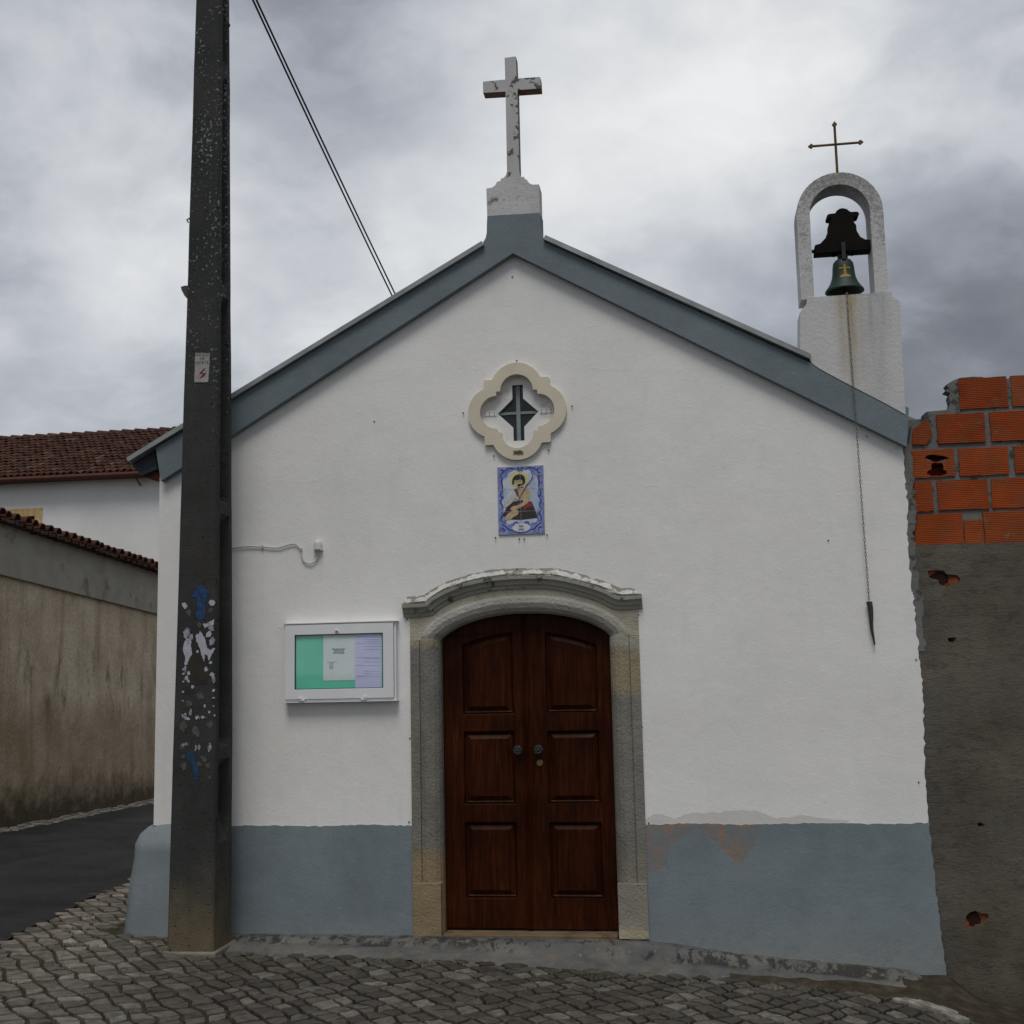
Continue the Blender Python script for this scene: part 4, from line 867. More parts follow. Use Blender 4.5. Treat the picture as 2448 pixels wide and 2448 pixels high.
rows_ = [(905, 978, [(2293.5, 2409.5), (2419.5, 2536), (2546, 2660), (2672, 2790)]), (989, 1059, [(2182, 2229, 'b'), (2240.5, 2355), (2368, 2482), (2494, 2610), (2622, 2740)]), (1072, 1138, [(2169, 2282, 'h'), (2293, 2411), (2426, 2540), (2552, 2668), (2680, 2800)]),
         (1148, 1219, [(2179, 2230), (2242, 2363), (2371, 2488), (2500, 2616), (2628, 2744)]), (1226, 1302, [(2186, 2302), (2305, 2350, 's'), (2353, 2470), (2482, 2598), (2610, 2726)]),]
bm = BM(); rnd = random.Random(21); zlev = []
def zrow(py): return (P(2290, py, yw).z)
for (t0, b0, br) in rows_:
    z1, z0 = zrow(t0), zrow(b0)
    for q in br:
        x0, x1 = P(q[0], (t0 + b0) / 2, yw).x, P(q[1], (t0 + b0) / 2, yw).x; kind = q[2] if len(q) > 2 else ''
        zz1 = z1; n_ = 8
        if kind == 's': zz1 = zrow(1244)
        j = lambda: rnd.uniform(-.0025, .0025)
        loop = [(x0 + j(), z0 + (zz1 - z0) * k / 5) for k in range(6)] + [(x0 + (x1 - x0) * k / 8, zz1 + j()) for k in range(1, 8)] + [(x1 + j(), zz1 + (z0 - zz1) * k / 5) for k in range(6)] + [(x1 + (x0 - x1) * k / 8, z0 + j()) for k in range(1, 8)]
        loops = [loop]; dz_ = rnd.uniform(-.003, .003)
        if kind == 'b': loops = [[q6(395, 610), q6(400, 500), (q6(455, 462)), q6(505, 428), q6(520, 455), q6(512, 478), q6(535, 510), q6(530, 565), q6(495, 612)]]
        if kind == 'h':
            loops += [[q6(*p) for p in ((485, 705), (505, 688), (545, 683), (575, 688), (610, 690), (662, 706), (650, 722), (600, 735), (545, 736), (500, 728))], [q6(*p) for p in ((545, 742), (610, 742), (622, 765), (620, 790), (650, 808), (640, 826), (600, 836), (530, 836), (498, 820), (510, 800), (535, 790), (532, 760))]]
        prism(bm, loops, yw + dz_, yw + .03)
        if kind == 'h':                              # chambers seen through the broken face
            box(bm, x0 + .005, x1 - .005, yw + .09, yw + .1, z0, z1)
zb5 = zrow(1302)
obj('brickwork', bm, BRK, bw_, bevel=.002)
bm = BM(); xr = P(2800, 1100, yw).x + .3; zt1, zt2, zt3 = zrow(903), zrow(985), zrow(1068)
lj = [(jag[0][0] - .03, rb[1] - .06)]
mort = [(jag[0][0] - .05, -.45), (jag[0][0] - .05, rb[1] - .1), q6(330, 650, yw + .012), q6(372, 600, yw + .012), q6(395, 470, yw + .012), q6(440, 460, yw + .012), q6(480, 430, yw + .012), q6(478, 390, yw + .012), q6(500, 375, yw + .012), q6(640, 362, yw + .012), q6(665, 345, yw + .012), q6(672, 310, yw + .012), q6(660, 265, yw + .012), q6(672, 240, yw + .012), q6(632, 225, yw + .012), q6(660, 205, yw + .012), q6(640, 180, yw + .012), q6(690, 150, yw + .012), q6(740, 130, yw + .012), q6(830, 122, yw + .012), q6(905, 124, yw + .012), q6(920, 140, yw + .012), (q6(1080, 136, yw + .012)), q6(1110, 132, yw + .012), (xr, zt1 + .004), (xr, -.9), (1.9, -.7)]
hb = [[(q6(475, 700, yw + .012)), q6(560, 678, yw + .012), q6(668, 706, yw + .012), q6(560, 742, yw + .012)], [q6(490, 815, yw + .012), q6(530, 748, yw + .012), q6(625, 748, yw + .012), q6(655, 815, yw + .012), q6(600, 842, yw + .012), q6(530, 842, yw + .012)]]
prism(bm, [mort] + hb, yw + .012, yw + .11)
box(bm, jag[0][0] - .04, xr - .01, yw + .115, yw + .2, -.9, zt2 - .01)
obj('mortar', bm, MORT, bw_)
# cement render with knocked-out holes, bricks showing behind
m = Mat('cement_render', .95, .15)
c = m.ramp(m.noise(1.6, 7, .62), [(.25, (.10, .088, .067)), (.5, (.175, .154, .118)), (.75, (.28, .25, .195))])
c = m.mix(m.ramp(m.noise(10, 7, .68, sc=(1, 1, 1.6), off=(2, 0, 3)), [(.5, 0.), (.68, .65)]), c, (.07, .064, .05)); c = m.mix(m.ramp(m.noise(13, 6, .7, sc=(1, 1, 2.4), off=(12, 0, 3)), [(.56, 0.), (.66, .6)]), c, (.19, .18, .155)); c = m.mix(m.ramp(m.noise(2.3, 5, .6, off=(9, 2, 6)), [(.45, 0.), (.62, .55)]), c, (.20, .185, .15)); c = m.mix(m.ramp(m.noise(85, 3, .7), [(.62, 0.), (.7, .6)]), c, (.045, .04, .033))
c = m.mix(m.math('MULTIPLY', m.maprange(m.z, .6, -.3), m.ramp(m.noise(4, 6, .6, off=(7, 7, 7)), [(.35, 0.), (.65, .5)])), c, (.10, .085, .05))
lg = m.math('MULTIPLY', m.maprange(m.x, 1.55, 1.3), m.ramp(m.noise(6, 6), [(.4, .0), (.6, .8)])); c = m.mix(lg, c, (.145, .142, .14))
b = m.bump(m.noise(9, 6, .65, sc=(1, 1, 1.8)), .8, .04); m.bump(m.noise(55, 7, .8, sc=(1, 1, 1.6)), 1.0, .02, b); REND = m.col(c)
yre = -.002
def qa(px, py): return XZ(px, py, yre)
topl = rough_line(q6(380, 1338, yre), (xr, zb5 - .01), 60, .007, 4)
loop = [(WALLX1 - .10, -.6)] + [(WALLX1 - .10, q6(380, 1338, yre)[1])] + topl + [(xr, -.9), (2.0, -.75)]
rh = random.Random(8)
holes = [[qa(2050 + a / 3.018, 860 + b / 3.018) for a, b in ((505, 1522), (560, 1518), (625, 1520), (640, 1545), (720, 1555), (742, 1580), (735, 1605), (690, 1612), (640, 1640), (590, 1618), (582, 1590), (520, 1575))],
         [qa(2050 + a / 2.038, 1500 + b / 2.038) for a, b in ((530, 1405), (545, 1388), (575, 1380), (600, 1392), (635, 1396), (640, 1412), (615, 1440), (580, 1450), (560, 1466), (535, 1462), (527, 1430))],
         [qa(2050 + a / 2.038, 1500 + b / 2.038) for a, b in ((437, 52), (460, 48), (484, 50), (476, 66), (460, 73), (444, 68))],
         [qa(2050 + a / 2.038, 1500 + b / 2.038) for a, b in ((582, 955), (600, 950), (622, 960), (612, 972), (590, 970))]]
bm = BM(); prism(bm, [loop] + holes, yre, yre + .013); obj('render_coat', bm, REND, bw_, bevel=.003)
bm = BM()
for h in holes:
    xs_ = [p[0] for p in h]; zs2 = [p[1] for p in h]; x0, x1, z0, z1 = min(xs_), max(xs_), min(zs2), max(zs2); w_, h_ = x1 - x0, z1 - z0
    hole = blob(x0 + w_ * .36, z0 + h_ * .5, 1, 9, .25, w_ * .33, h_ * .4, rh) if w_ > .02 else blob(x0 + w_ * .5, z0 + h_ * .4, 1, 7, .1, w_ * .2, h_ * .25, rh)
    prism(bm, [[(x0 - .03, z0 - .03), (x0 - .03, z1 + .03), (x1 + .03, z1 + .03), (x1 + .03, z0 - .03)], hole], yre + .0135, yre + .0175)
    prism(bm, [[(x0 - .02, z0 - .02), (x0 - .02, z1 + .02), (x1 + .02, z1 + .02), (x1 + .02, z0 - .02)]], yre + .0178, yre + .019, 1)  # near-black sheet close behind each gap paints the shade inside the hollow
obj('exposed_brick', bm, [plain('chipped_brick', (.2, .05, .022), .9, .5, 25, bump=.6), plain('hole_shade', (.02, .008, .005), .95)], bw_)
bm = BM(); rnd = random.Random(13)                    # lumpy mortar seam between chapel edge and wall
seam = [(x + .012, z) for x, z in jag if z > P(2180, 1560, 0).z]
L1 = [(x - .02, z) for x, z in seam]; L2 = [(x + .035 + .025 * mnoise.noise(Vector((z * 5, 3, 1))) + rnd.uniform(-.006, .006), z) for x, z in seam]
prism(bm, [L1 + L2[::-1]], -.006, .02); obj('mortar_seam', bm, MORT, bw_)
# ------------------------------------------------------------------ utility pole
pole = thing('utility_pole', (-3.06, -.35, .08), 'dark weathered concrete utility pole with torn posters and a danger plate', 'pole')
m = Mat('pole_concrete', .92, .2)
c = m.ramp(m.noise(2.2, 7, .65), [(.25, (.028, .03, .029)), (.5, (.044, .045, .043)), (.75, (.066, .064, .058))])
low = m.maprange(m.math('ADD', m.z, m.math('MULTIPLY', m.noise(5, 6, .65), .7)), 1.0, .55); c = m.mix(m.math('MULTIPLY', m.band(m.z, .25, 1.1, .2), m.ramp(m.noise(3, 6, .65, off=(0, 6, 6)), [(.46, 0.), (.66, .6)])), c, (.075, .074, .064)); c = m.mix(m.math('MULTIPLY', low, .8), c, m.ramp(m.noise(6, 6, .6, sc=(1, 1, .4)), [(.3, (.075, .066, .048)), (.55, (.145, .115, .072)), (.8, (.21, .155, .08))]))
mid = m.band(m.z, .75, 2.9, .35)
c = m.mix(m.math('MULTIPLY', mid, m.ramp(m.noise(7, 7, .65, off=(3, 3, 0)), [(.5, 0.), (.65, .55)])), c, (.045, .035, .022))
li = m.math('ADD', m.noise(48, 3, .5, off=(1, 2, 3)), m.math('MULTIPLY', m.math('SUBTRACT', m.noise(2.6, 3, .5, sc=(2.5, 2.5, .8)), .5), .42))
c = m.mix(m.math('MULTIPLY', m.ramp(li, [(.625, 0.), (.66, .9)]), m.maprange(m.z, 2.9, 4.2)), c, (.24, .24, .24))
dk = m.ramp(m.noise(42, 3, .5, off=(6, 6, 6)), [(.64, 0.), (.69, .9)]); c = m.mix(dk, c, (.012, .012, .012))
b = m.bump(m.noise(8, 5), .3, .02); m.bump(m.noise(70, 6, .7), .6, .012, b); POLEM = m.col(c)
PY0, PY1 = -.5, -.2
def pole_x(z):      # left and right edge at height z
    t = (z - .09) / (6.235 - .09); return -3.207 + (-3.111 + 3.207) * t, -2.910 + (-2.936 + 2.910) * t
ZT = 8.6; rows = []
zs3 = [-.3, .1, .5, 1, 2, 3, 4, 5, 6, 7, 8, ZT]
def ring(bm, z, rec):
    a, b = pole_x(z); tp_ = .012 * max(0, z - .1); y0, y1 = PY0, PY1 - .027 * max(0, z - 1.6); dp = max(.06, y1 - y0); y1 = y0 + dp; f = min(.055, dp * .27); ch = min(.012, dp * .08); sl2 = min(.02, dp * .1); rec = rec * min(1, dp / .2)
    pts = [(a + ch, y0), (b - ch, y0), (b, y0 + ch), (b, y0 + f), (b - rec, y0 + f + sl2), (b - rec, y1 - f - sl2), (b, y1 - f), (b, y1 - ch), (b - ch, y1), (a + ch, y1), (a, y1 - ch), (a, y1 - f), (a + rec, y1 - f - sl2), (a + rec, y0 + f + sl2), (a, y0 + f), (a, y0 + ch)]
    return [bm.verts.new((x + .003 * mnoise.noise(Vector((x * 3, y * 3, z * 4))), y, z)) for x, y in pts]
bars = [P(540, q, -.35).z for q in (2010, 1785, 1205, 690, 172)] + [P(540, 172, -.35).z + 1.6]
bm = BM(); lev = [(-.3, .0), (bars[0] - .02, .0)]; 
for k, zb3 in enumerate(bars):
    nxt = bars[k + 1] - .13 if k + 1 < len(bars) else ZT - .3
    lev += [(zb3 + .001, .0), (zb3 + .05, .06)] if k else [(zb3, .0), (zb3 + .15, .06)]
    lev += [(nxt, .06), (nxt + .06, .0)]
lev += [(ZT, .0)]; full_lev = []
for (z0, r0), (z1, r1) in zip(lev, lev[1:]):
    n_ = max(1, int((z1 - z0) / .3))
    for i in range(n_): full_lev.append((z0 + (z1 - z0) * i / n_, r0 + (r1 - r0) * i / n_))
full_lev.append(lev[-1]); full_lev.sort(key=lambda q: q[0])
rows = [ring(bm, z, r) for z, r in full_lev]
for A, B in zip(rows, rows[1:]):
    for k in range(len(A)): bm.faces.new((A[k], A[(k + 1) % len(A)], B[(k + 1) % len(A)], B[k]))
bm.faces.new(rows[-1]); bm.faces.new(rows[0][::-1])
obj('shaft', bm, POLEM, pole)
FY = PY0 - .001
def qp(px, py, y=FY): return XZ(px, py, y)
# danger plate
bm = BM(); prism(bm, [rough_line(qp(467, 844), qp(501, 844), 6, .0015, 1) + rough_line(qp(502, 850), qp(498, 912), 8, .002, 2) + rough_line(qp(496, 914), qp(466, 914), 6, .002, 3) + rough_line(qp(465, 910), qp(467, 848), 8, .0015, 4)], FY - .003, FY)
m = Mat('danger_plate_enamel', .6); c = m.mix(m.ramp(m.noise(30, 6, .7), [(.5, 0.), (.7, .7)]), (.34, .33, .31), (.15, .12, .1)); plate = obj('danger_plate', bm, m.col(c), pole)
bm = BM(); prism(bm, [[XZ(440 + a / 12.075, 800 + b / 12.075, FY - .003) for a, b in ((440, 1120), (560, 985), (625, 975), (510, 1105), (640, 1110), (585, 1200), (430, 1285), (545, 1140))]], FY - .0042, FY - .0032); obj('lightning_mark', bm, plain('faded_red', (.16, .03, .03), .7), plate)
lx, lz = qp(483.5, 858); text('lettering', 'PERIGO\nDE\nMORTE', plain('faded_black', (.05, .06, .055), .8), plate, .027, (lx, FY - .0034, lz), depth=.0004)
# painted arrows and poster scraps
def ragged(l, amp=.0045, step=.006, seed=0):
    out = []
    for i in range(len(l)):
        a, b = l[i], l[(i + 1) % len(l)]; L = math.hypot(b[0] - a[0], b[1] - a[1]); n = max(1, int(L / step))
        for k in range(n):
            x, z = a[0] + (b[0] - a[0]) * k / n, a[1] + (b[1] - a[1]) * k / n
            out.append((x + amp * mnoise.noise(Vector((x * 90, z * 90, seed))) + amp * .8 * mnoise.noise(Vector((x * 260, z * 260, seed + 4))), z + 1.6 * amp * mnoise.noise(Vector((x * 90, z * 90, seed + 9)))))
    return out
def scraps(name, polys, mat, dy=.0012):
    for i, pl_ in enumerate(polys):
        bm = BM(); prism(bm, [ragged(pl_, .0045 if len(pl_) < 24 else .0025, .006, i)], FY - dy - .00004 * (i % 9), FY + .0005); obj(name, bm, mat, pole)
def z6(a, b): return qp(400 + a / 3.22, 1300 + b / 3.22, FY)
BLU = plain('blue_spray_paint', (.022, .055, .13), .9, .6, 34); BLU2 = plain('faded_blue_paint', (.015, .05, .10), .85, .4, 25)
scraps('painted_arrow', [[z6(*p) for p in ((255, 316), (290, 340), (330, 385), (322, 408), (296, 405), (294, 480), (288, 580), (222, 582), (228, 480), (232, 408), (190, 415), (188, 392), (222, 345))]], BLU)
scraps('painted_arrow', [[z6(*p) for p in ((180, 1585), (205, 1600), (212, 1650), (235, 1730), (245, 1790), (230, 1830), (205, 1815), (195, 1700), (155, 1660), (150, 1625))]], BLU2)
WP = plain('poster_paper', (.42, .42, .47), .85, .12, 20); GP = plain('old_paper', (.085, .083, .079), .9, .4, 30); BP = plain('brown_glue', (.036, .032, .025), .9, .3)
scraps('glue_patch', [[z6(*p) for p in ((170, 870), (230, 845), (290, 900), (330, 960), (300, 1080), (180, 1090), (150, 980))], [z6(*p) for p in ((110, 1090), (200, 1100), (210, 1150), (120, 1160))]], BP, .0004)
rs = random.Random(31)
scraps('poster_scrap', [[z6(*p) for p in ((125, 770), (150, 720), (180, 760), (190, 850), (165, 890), (155, 930), (135, 935), (140, 880), (122, 820))], [z6(*p) for p in ((215, 720), (228, 690), (240, 700), (250, 672), (285, 715), (305, 800), (330, 820), (350, 800), (368, 805), (352, 840), (335, 865), (322, 905), (308, 860), (290, 850), (285, 910), (265, 860), (245, 790))], [z6(*p) for p in ((300, 690), (330, 665), (342, 700), (325, 718), (298, 715))], [z6(*p) for p in ((275, 620), (310, 605), (345, 590), (362, 580), (350, 660), (335, 650), (325, 625), (290, 650))], [z6(*p) for p in ((318, 452), (330, 435), (355, 432), (370, 452), (360, 476), (335, 480))], [z6(*p) for p in ((112, 460), (140, 452), (158, 480), (140, 505), (120, 490))]], WP)
dots = []
for a, b, r_1 in ((345, 1005, 18), (360, 1050, 10), (358, 1128, 11), (150, 1030, 12), (125, 1060, 8), (165, 1058, 8), (195, 1100, 12), (122, 1140, 8), (355, 1185, 9), (288, 1248, 8), (355, 1250, 6), (178, 1305, 10), (160, 1347, 12), (225, 1340, 10), (272, 1335, 8), (322, 1295, 9), (165, 998, 12), (125, 1000, 9), (300, 965, 13), (335, 915, 12), (232, 830, 9), (140, 1310, 7), (120, 1210, 5), (365, 1320, 7), (125, 965, 7), (140, 920, 9)): 
    q = z6(a, b); dots.append(blob(q[0], q[1], r_1 * .00083, 8, .35, 1, rs.uniform(.7, 1.4), rs))
scraps('poster_scrap', dots, WP, .0016)
torn = []
for a, b, w_, h_, an in ((150, 690, 26, 40, .3), (335, 640, 18, 44, -.4), (175, 735, 16, 52, .5), (345, 745, 20, 30, .2), (140, 960, 8, 42, .1), (150, 1040, 14, 26, -.5), (350, 1030, 10, 46, -.2), (130, 1325, 20, 14, .4), (180, 1305, 8, 26, .2), (150, 1348, 26, 7, .05), (235, 1338, 22, 8, -.1), (275, 1332, 14, 6, -.15), (325, 1570, 10, 34, .2), (245, 1570, 9, 26, 0), (218, 1578, 7, 22, .2), (130, 1545, 26, 12, -.4)):
    l = []
    for k in range(10):
        t = 2 * math.pi * k / 10; u, v = w_ * math.cos(t), h_ * math.sin(t); l.append(z6(a + u * math.cos(an) - v * math.sin(an), b + u * math.sin(an) + v * math.cos(an)))
    torn.append(ragged(l, .009, .004, a))
scraps('poster_scrap', torn, plain('weathered_paper', (.30, .30, .325), .9, .5, 45), .0014)
dots = []
for a, b, r_1 in ((165, 530, 24), (335, 512, 20), (245, 625, 20), (160, 665, 24), (345, 760, 26), (125, 1405, 34), (330, 1390, 28), (220, 1440, 30), (235, 1465, 18), (120, 1560, 24), (155, 1545, 16), (222, 1575, 12), (245, 1570, 14), (318, 1560, 16), (330, 1590, 10), (125, 1710, 26), (312, 1705, 22), (245, 1700, 20), (285, 1660, 24), (265, 1640, 14), (120, 1640, 16), (325, 1800, 14), (250, 1170, 30), (165, 1230, 26)):
    q = z6(a, b); dots.append(blob(q[0], q[1], r_1 * .0007, 10, .4, 1, rs.uniform(.8, 1.3), rs))
scraps('paste_spot', dots, GP, .0008)
bm = BM(); pl_ = [XZ(400 + a / 2.147, b / 2.147, -.4) for a, b in ((118, 1468), (95, 1466), (70, 1472), (74, 1490), (90, 1520), (108, 1540), (114, 1520))]
prism(bm, [pl_], -.404, -.398); obj('paper_rag', bm, GP, pole)
bm = BM(); tube(bm, [P(400 + a / 2.147, b / 2.147, -.42) for a, b in ((128, 1118), (112, 1122), (100, 1128), (108, 1142))], .005, 6); obj('wire_stub', bm, SCRW, pole)
p = P(400 + 312 / 2.147, 130 / 2.147, -.35); bm = BM(); tube(bm, [p + Vector((-.03, 0, 0)), p + Vector((.012, 0, 0))], .011, 6); obj('bolt', bm, SCRW, pole)
bm = BM(); a, b = pole_x(.0); box(bm, a - .03, b + .02, PY0 - .02, PY1 + .04, -.2, g(-3.06, -.5) + .012); obj('footing', bm, plain('footing_concrete', (.2, .18, .15), .9, .3), pole, bevel=.01)
# ------------------------------------------------------------------ overhead cables
BLK = plain('black_cable', (.01, .01, .011), .6)
for i, (a, b) in enumerate((((608.5, 0), (941, 712)), ((617, 0), (949, 709)))):
    dx = (b[0] - a[0]) / (b[1] - a[1]); A = P(b[0] + dx * 70, b[1] + 70, 6.0); B = P(a[0] + dx * -450, a[1] - 450, -.3)
    n_ = 24; pts = []
    for k in range(n_ + 1):
        t = k / n_; p = B.lerp(A, t); p.z -= .04 * 4 * t * (1 - t); pts.append(p)
    bm = BM(); tube(bm, pts, .0088, 7)
    tag(obj('overhead_cable', bm, BLK), ('black overhead cable, the left one of the pair slanting down to the roof', 'black overhead cable, the right one of the pair slanting down to the roof')[i], 'cable', 'paired overhead cables')
# ------------------------------------------------------------------ boundary wall along the side street
xw = -7.2
bwl = thing('boundary_wall', (xw, 5, .2), 'stained ochre boundary wall with concrete bands and a clay tile coping beside the road', 'wall')
def h2(y): return CAM_Z + 1.177 - .0612 * (y - 4.145)
def h1(y): return CAM_Z + 1.482 - .0598 * (y - 4.125)
def ht(y): return CAM_Z + 1.80 - .0567 * (y - 4.104)
def slab(bm, fz0, fz1, x0, x1, ya=-4.0, yb_=16.0, n=20):
    rows = []
    for k in range(n + 1):
        y = ya + (yb_ - ya) * k / n; rows.append([bm.verts.new(p) for p in ((x1, y, fz0(y)), (x1, y, fz1(y)), (x0, y, fz1(y)), (x0, y, fz0(y)))])
    for A, B in zip(rows, rows[1:]):
        for k in range(4): bm.faces.new((A[k], A[(k + 1) % 4], B[(k + 1) % 4], B[k]))
    bm.faces.new(rows[0]); bm.faces.new(rows[-1][::-1])
m = Mat('ochre_render', .95, .15)
c = m.ramp(m.noise(2.2, 7, .62), [(.25, (.42, .33, .225)), (.5, (.60, .49, .35)), (.78, (.72, .63, .48))])
hl = m.math('ADD', m.z, m.math('MULTIPLY', m.y, .04)); n1 = m.noise(1.2, 4, .6)
lowm = m.maprange(m.math('ADD', hl, m.math('MULTIPLY', m.math('SUBTRACT', n1, .5), .9)), 1.85, 1.45); c = m.mix(m.math('MULTIPLY', lowm, .42), c, m.ramp(m.noise(3, 6, .6, off=(3, 0, 0)), [(.3, (.19, .125, .065)), (.7, (.27, .18, .095))]))
stk = m.ramp(m.noise(3.2, 6, .62, sc=(1, 1, .12)), [(.5, 0.), (.66, 1.)]); c = m.mix(m.math('MULTIPLY', stk, .45), c, (.27, .18, .10))
bl_ = m.math('MULTIPLY', m.ramp(m.noise(3.6, 8, .72, sc=(1, 1, .34), off=(8, 1, 0)), [(.52, 0.), (.62, 1.)]), m.band(hl, 1.55, 2.35, .25)); c = m.mix(m.math('MULTIPLY', bl_, .6), c, (.085, .078, .068))
moss = m.maprange(m.math('ADD', hl, m.math('MULTIPLY', m.math('SUBTRACT', m.noise(5, 7, .65), .5), .9)), .95, .55); c = m.mix(m.math('MULTIPLY', moss, .85), c, (.042, .034, .02))
c = m.mix(1.0, c, m.ramp(m.noise(26, 7, .75), [(.3, .72), (.5, 1.), (.7, 1.22)]), 'MULTIPLY')
b = m.bump(m.noise(5, 5), .4, .03); m.bump(m.noise(45, 6, .7), .7, .014, b)
bm = BM(); slab(bm, lambda y: -.3, lambda y: h2(y), xw - .4, xw); obj('wall_face', bm, m.col(c), bwl)
CONC = weathered('band_concrete', (.37, .345, .28), (.2, .18, .14), .4, 3)
bm = BM(); slab(bm, lambda y: h2(y), lambda y: h1(y), xw - .42, xw + .05); obj('concrete_band', bm, CONC, bwl)
bm = BM(); slab(bm, lambda y: h1(y), lambda y: ht(y) - .07, xw - .4, xw + .003); obj('upper_band', bm, CONC, bwl)
TILE = Mat('clay_tile', .88, .25); c = TILE.ramp(TILE.isl, [(0, (.045, .018, .012)), (.5, (.075, .027, .016)), (1, (.11, .042, .024))]); c = TILE.mix(TILE.ramp(TILE.noise(9, 7, .7), [(.5, 0.), (.68, .7)]), c, (.03, .026, .02)); TILE.bump(TILE.noise(50, 5), .4, .01); TILE = TILE.col(c)
def barrel(bm, p0, p1, r0, r1, up=Vector((0, 0, 1)), th=.014, n=7, invert=False):
    p0, p1 = Vector(p0), Vector(p1); t = (p1 - p0).normalized(); sd = t.cross(up).normalized(); u = sd.cross(t).normalized(); rings = []
    for p, r in ((p0, r0), (p1, r1)):
        o = [p + sd * (r * math.cos(math.pi * k / n)) + u * (r * math.sin(math.pi * k / n) * (-1 if invert else 1)) for k in range(n + 1)]
        i_ = [p + sd * ((r - th) * math.cos(math.pi * k / n)) + u * ((r - th) * math.sin(math.pi * k / n) * (-1 if invert else 1)) for k in range(n, -1, -1)]
        rings.append([bm.verts.new(q) for q in o + i_])
    A, B = rings; m_ = len(A)
    for k in range(m_): bm.faces.new((A[k], A[(k + 1) % m_], B[(k + 1) % m_], B[k]))
    bm.faces.new(A[::-1]); bm.faces.new(B)
bm = BM(); slab(bm, lambda y: ht(y) - .072, lambda y: ht(y) - .045, xw - .38, xw + .13); obj('coping_bed', bm, plain('bed_mortar', (.12, .10, .085), .95, .4), bwl)
bm = BM(); y = -4.0; rnd = random.Random(17)
while y < 16:
    z = ht(y) - .042 + rnd.uniform(-.008, .008); e = rnd.uniform(-.02, .02)
    barrel(bm, (xw + .20 + e, y, z), (xw - .35, y, z + .05), .066, .058); barrel(bm, (xw + .15 + e, y + .085, z - .004), (xw - .35, y + .085, z + .045), .05, .06, invert=True); y += .17
obj('tile_coping', bm, TILE, bwl)
# ------------------------------------------------------------------ white house behind
yh = 22.0
gl_, gr_ = P(0, 1156, yh), P(385, 1140, yh); zg_ = (gl_.z + gr_.z) / 2
hx0, hx1 = -24.0, -5.5
hou = thing('white_house', ((hx0 + hx1) / 2, yh, -1), 'white house with dark red tiled roof and ochre framed window far behind the wall', 'house')
m = Mat('house_plaster', .9, .2); c = m.mix(m.ramp(m.noise(.9, 7, .62), [(.4, 0.), (.75, .5)]), (.80, .79, .765), (.6, .585, .565)); m.bump(m.noise(20, 5), .2, .02); HW = m.col(c)
wx1 = P(102, 1214, yh).x; wz1 = P(102, 1214, yh).z; fwid = .21; wx0 = wx1 - 1.5; wz0 = wz1 - 1.7
bm = BM(); prism(bm, [[(hx0, -3), (hx0, zg_ + .12), (hx1, zg_ + .12), (hx1, -3)], [(wx0 + fwid, wz0 + fwid), (wx0 + fwid, wz1 - fwid), (wx1 - fwid, wz1 - fwid), (wx1 - fwid, wz0 + fwid)]], yh, yh + .4); box(bm, hx0, hx0 + .4, yh + .4, yh + 8.6, -3, zg_); box(bm, hx1 - .4, hx1, yh + .4, yh + 8.6, -3, zg_); box(bm, hx0, hx1, yh + 8.6, yh + 9, -3, zg_); obj('wall', bm, HW, hou)
bm = BM(); prism(bm, [[(wx0, wz0), (wx0, wz1), (wx1, wz1), (wx1, wz0)], [(wx0 + fwid, wz0 + fwid), (wx0 + fwid, wz1 - fwid), (wx1 - fwid, wz1 - fwid), (wx1 - fwid, wz0 + fwid)]], yh - .02, yh + .15); wf = obj('window', bm, plain('ochre_frame', (.62, .42, .19), .8), hou)
bm = BM(); box(bm, wx0 + fwid, wx1 - fwid, yh + .16, yh + .19, wz0 + fwid, wz1 - fwid); obj('pane', bm, plain('dark_shutter', (.035, .025, .022), .5), wf)
zr_ = P(200, 1042, yh + 4.2).z; ye = yh - .35; ze = zg_ + .06
RT = Mat('house_roof_tile', .9, .2); c = RT.ramp(RT.isl, [(0, (.046, .020, .013)), (.55, (.070, .029, .018)), (.93, (.095, .042, .027)), (1, (.13, .085, .06))]); c = RT.mix(RT.ramp(RT.noise(2.5, 7, .7), [(.5, 0.), (.7, .6)]), c, (.035, .026, .02)); RT = RT.col(c)
bm = BM(); nrow = 15; rnd = random.Random(2); slope = (zr_ - ze) / (yh + 4.2 - ye); x = hx0 - .2
while x < hx1 + .2:
    for k in range(nrow):
        ya_ = ye + (yh + 4.2 - ye) * k / nrow; yb2 = ye + (yh + 4.2 - ye) * (k + 1.15) / nrow; d = rnd.uniform(-.012, .012)
        barrel(bm, (x + d, ya_, ze + slope * (ya_ - ye) + .04 + d), (x + d, yb2, ze + slope * (yb2 - ye) + .01 + d), .085, .07, n=4, th=.02)
    x += .185
v = [bm.verts.new(p) for p in ((hx0 - .3, ye, ze), (hx1 + .3, ye, ze), (hx1 + .3, yh + 4.2, zr_), (hx0 - .3, yh + 4.2, zr_), (hx1 + .3, yh + 9.2, ze), (hx0 - .3, yh + 9.2, ze))]
bm.faces.new((v[0], v[1], v[2], v[3])); bm.faces.new((v[3], v[2], v[4], v[5]))
hr = obj('roof', bm, RT, hou)
bm = BM(); x = hx0 - .3
while x < hx1 + .3: barrel(bm, (x, yh + 4.2, zr_ + .0), (x + .44, yh + 4.2, zr_ - .035), .15, .125, n=6, th=.02); x += .40
obj('ridge_tiles', bm, RT, hr)
bm = BM(); tube(bm, [(hx0 - .3, ye - .06, ze - .03), (hx1 + .3, ye - .06, ze - .03)], .06, 10); box(bm, hx0 - .3, hx1 + .3, ye + .02, yh, ze - .07, ze - .01)
for x in (-18.2, -14.1, -11.2, -8.5): tube(bm, [(x, yh - .02, ze - .28), (x, ye - .04, ze - .06)], .02, 6)
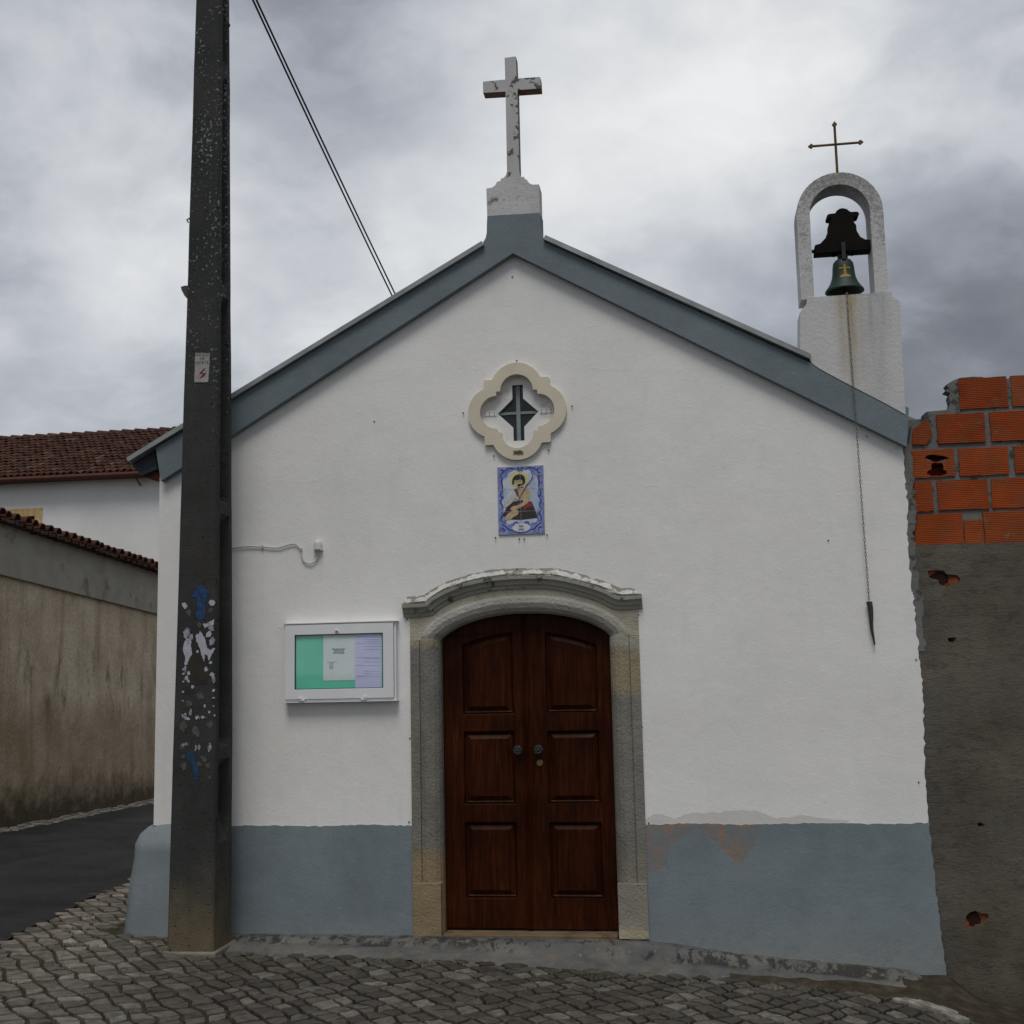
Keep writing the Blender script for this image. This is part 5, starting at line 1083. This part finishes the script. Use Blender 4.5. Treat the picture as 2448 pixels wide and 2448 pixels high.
obj('gutter', bm, plain('rust_red_gutter', (.085, .024, .014), .6), hr)
# ------------------------------------------------------------------ grass in the joints
bm = BM(); rnd = random.Random(40)
spots = [(190, 2222, 26, .1), (170, 2260, 18, .06), (240, 2195, 14, .08), (1000, 2304, 16, .06), (890, 2300, 20, .09), (1395, 2334, 26, .08), (1850, 2360, 22, .2), (2080, 2372, 20, .15), (100, 2300, 10, .12), (30, 2350, 10, .1), (620, 2292, 12, .08), (2300, 2430, 14, .05), (420, 2330, 8, .2), (1650, 2345, 12, .12)]
for px, py, n_, sp in spots:
    p0 = G(px, py)
    for k in range(n_ * 3):
        x, y = p0.x + rnd.gauss(0, sp), p0.y + rnd.gauss(0, .025); z = g(x, y) - .012; h_ = rnd.uniform(.012, .034); a = rnd.uniform(0, 6.28); w_ = rnd.uniform(.0015, .003); d = Vector((math.cos(a), math.sin(a), 0)); s_ = Vector((-d.y, d.x, 0)) * w_
        b0 = Vector((x, y, z)); v0, v1 = bm.verts.new(b0 - s_), bm.verts.new(b0 + s_); m0, m1 = b0 + d * h_ * .25 + Vector((0, 0, h_ * .7)), b0 + d * h_ * .7 + Vector((0, 0, h_))
        a0, a1 = bm.verts.new(m0 - s_ * .8), bm.verts.new(m0 + s_ * .8); tip = bm.verts.new(m1); bm.faces.new((v0, v1, a1, a0)); bm.faces.new((a0, a1, tip))
tag(obj('grass', bm, plain('grass_blade', (.05, .075, .022), .8, .4)), 'short green grass growing in the joints of the cobbles', 'grass', kind='stuff')
# ------------------------------------------------------------------ soil between the kerb, the cobbles and the right wall
bm = BM(); rows = []
for i in range(71):
    x = .15 + 1.75 * i / 70; row = []; wdt = .04 + .17 * max(0, min(1, (x - .3) / .8)); wz = zj(min(x, 1.38)) - .03 if x < 1.41 else -.09 - .75 * (x - 1.41)
    for j in range(11):
        t = j / 10; y0 = -.005 if x > 1.14 else -.25; y1 = -.33 - wdt - (.1 * max(0, x - 1.1)); y = y0 + (y1 - y0) * t
        gz = g(x, y); top = max(wz, gz + .01) if x > 1.14 else gz + .012
        z = gz + (top - gz) * (1 - t) ** 1.6 + .012 * (1 - abs(2 * t - 1)) + .012 * mnoise.noise(Vector((x * 9, y * 12, 3))) - (.016 if j == 10 else 0)
        row.append(bm.verts.new((x, y, z)))
    rows.append(row)
for A, B in zip(rows, rows[1:]):
    for k in range(10): bm.faces.new((A[k], A[k + 1], B[k + 1], B[k]))
m = Mat('mossy_soil', .95, .1); c = m.ramp(m.noise(9, 7, .66), [(.3, (.034, .027, .018)), (.5, (.06, .048, .032)), (.7, (.10, .084, .062))]); m.bump(m.noise(50, 6, .7), .8, .02)
tag(obj('soil', bm, m.col(c), smooth=True), kind='structure')
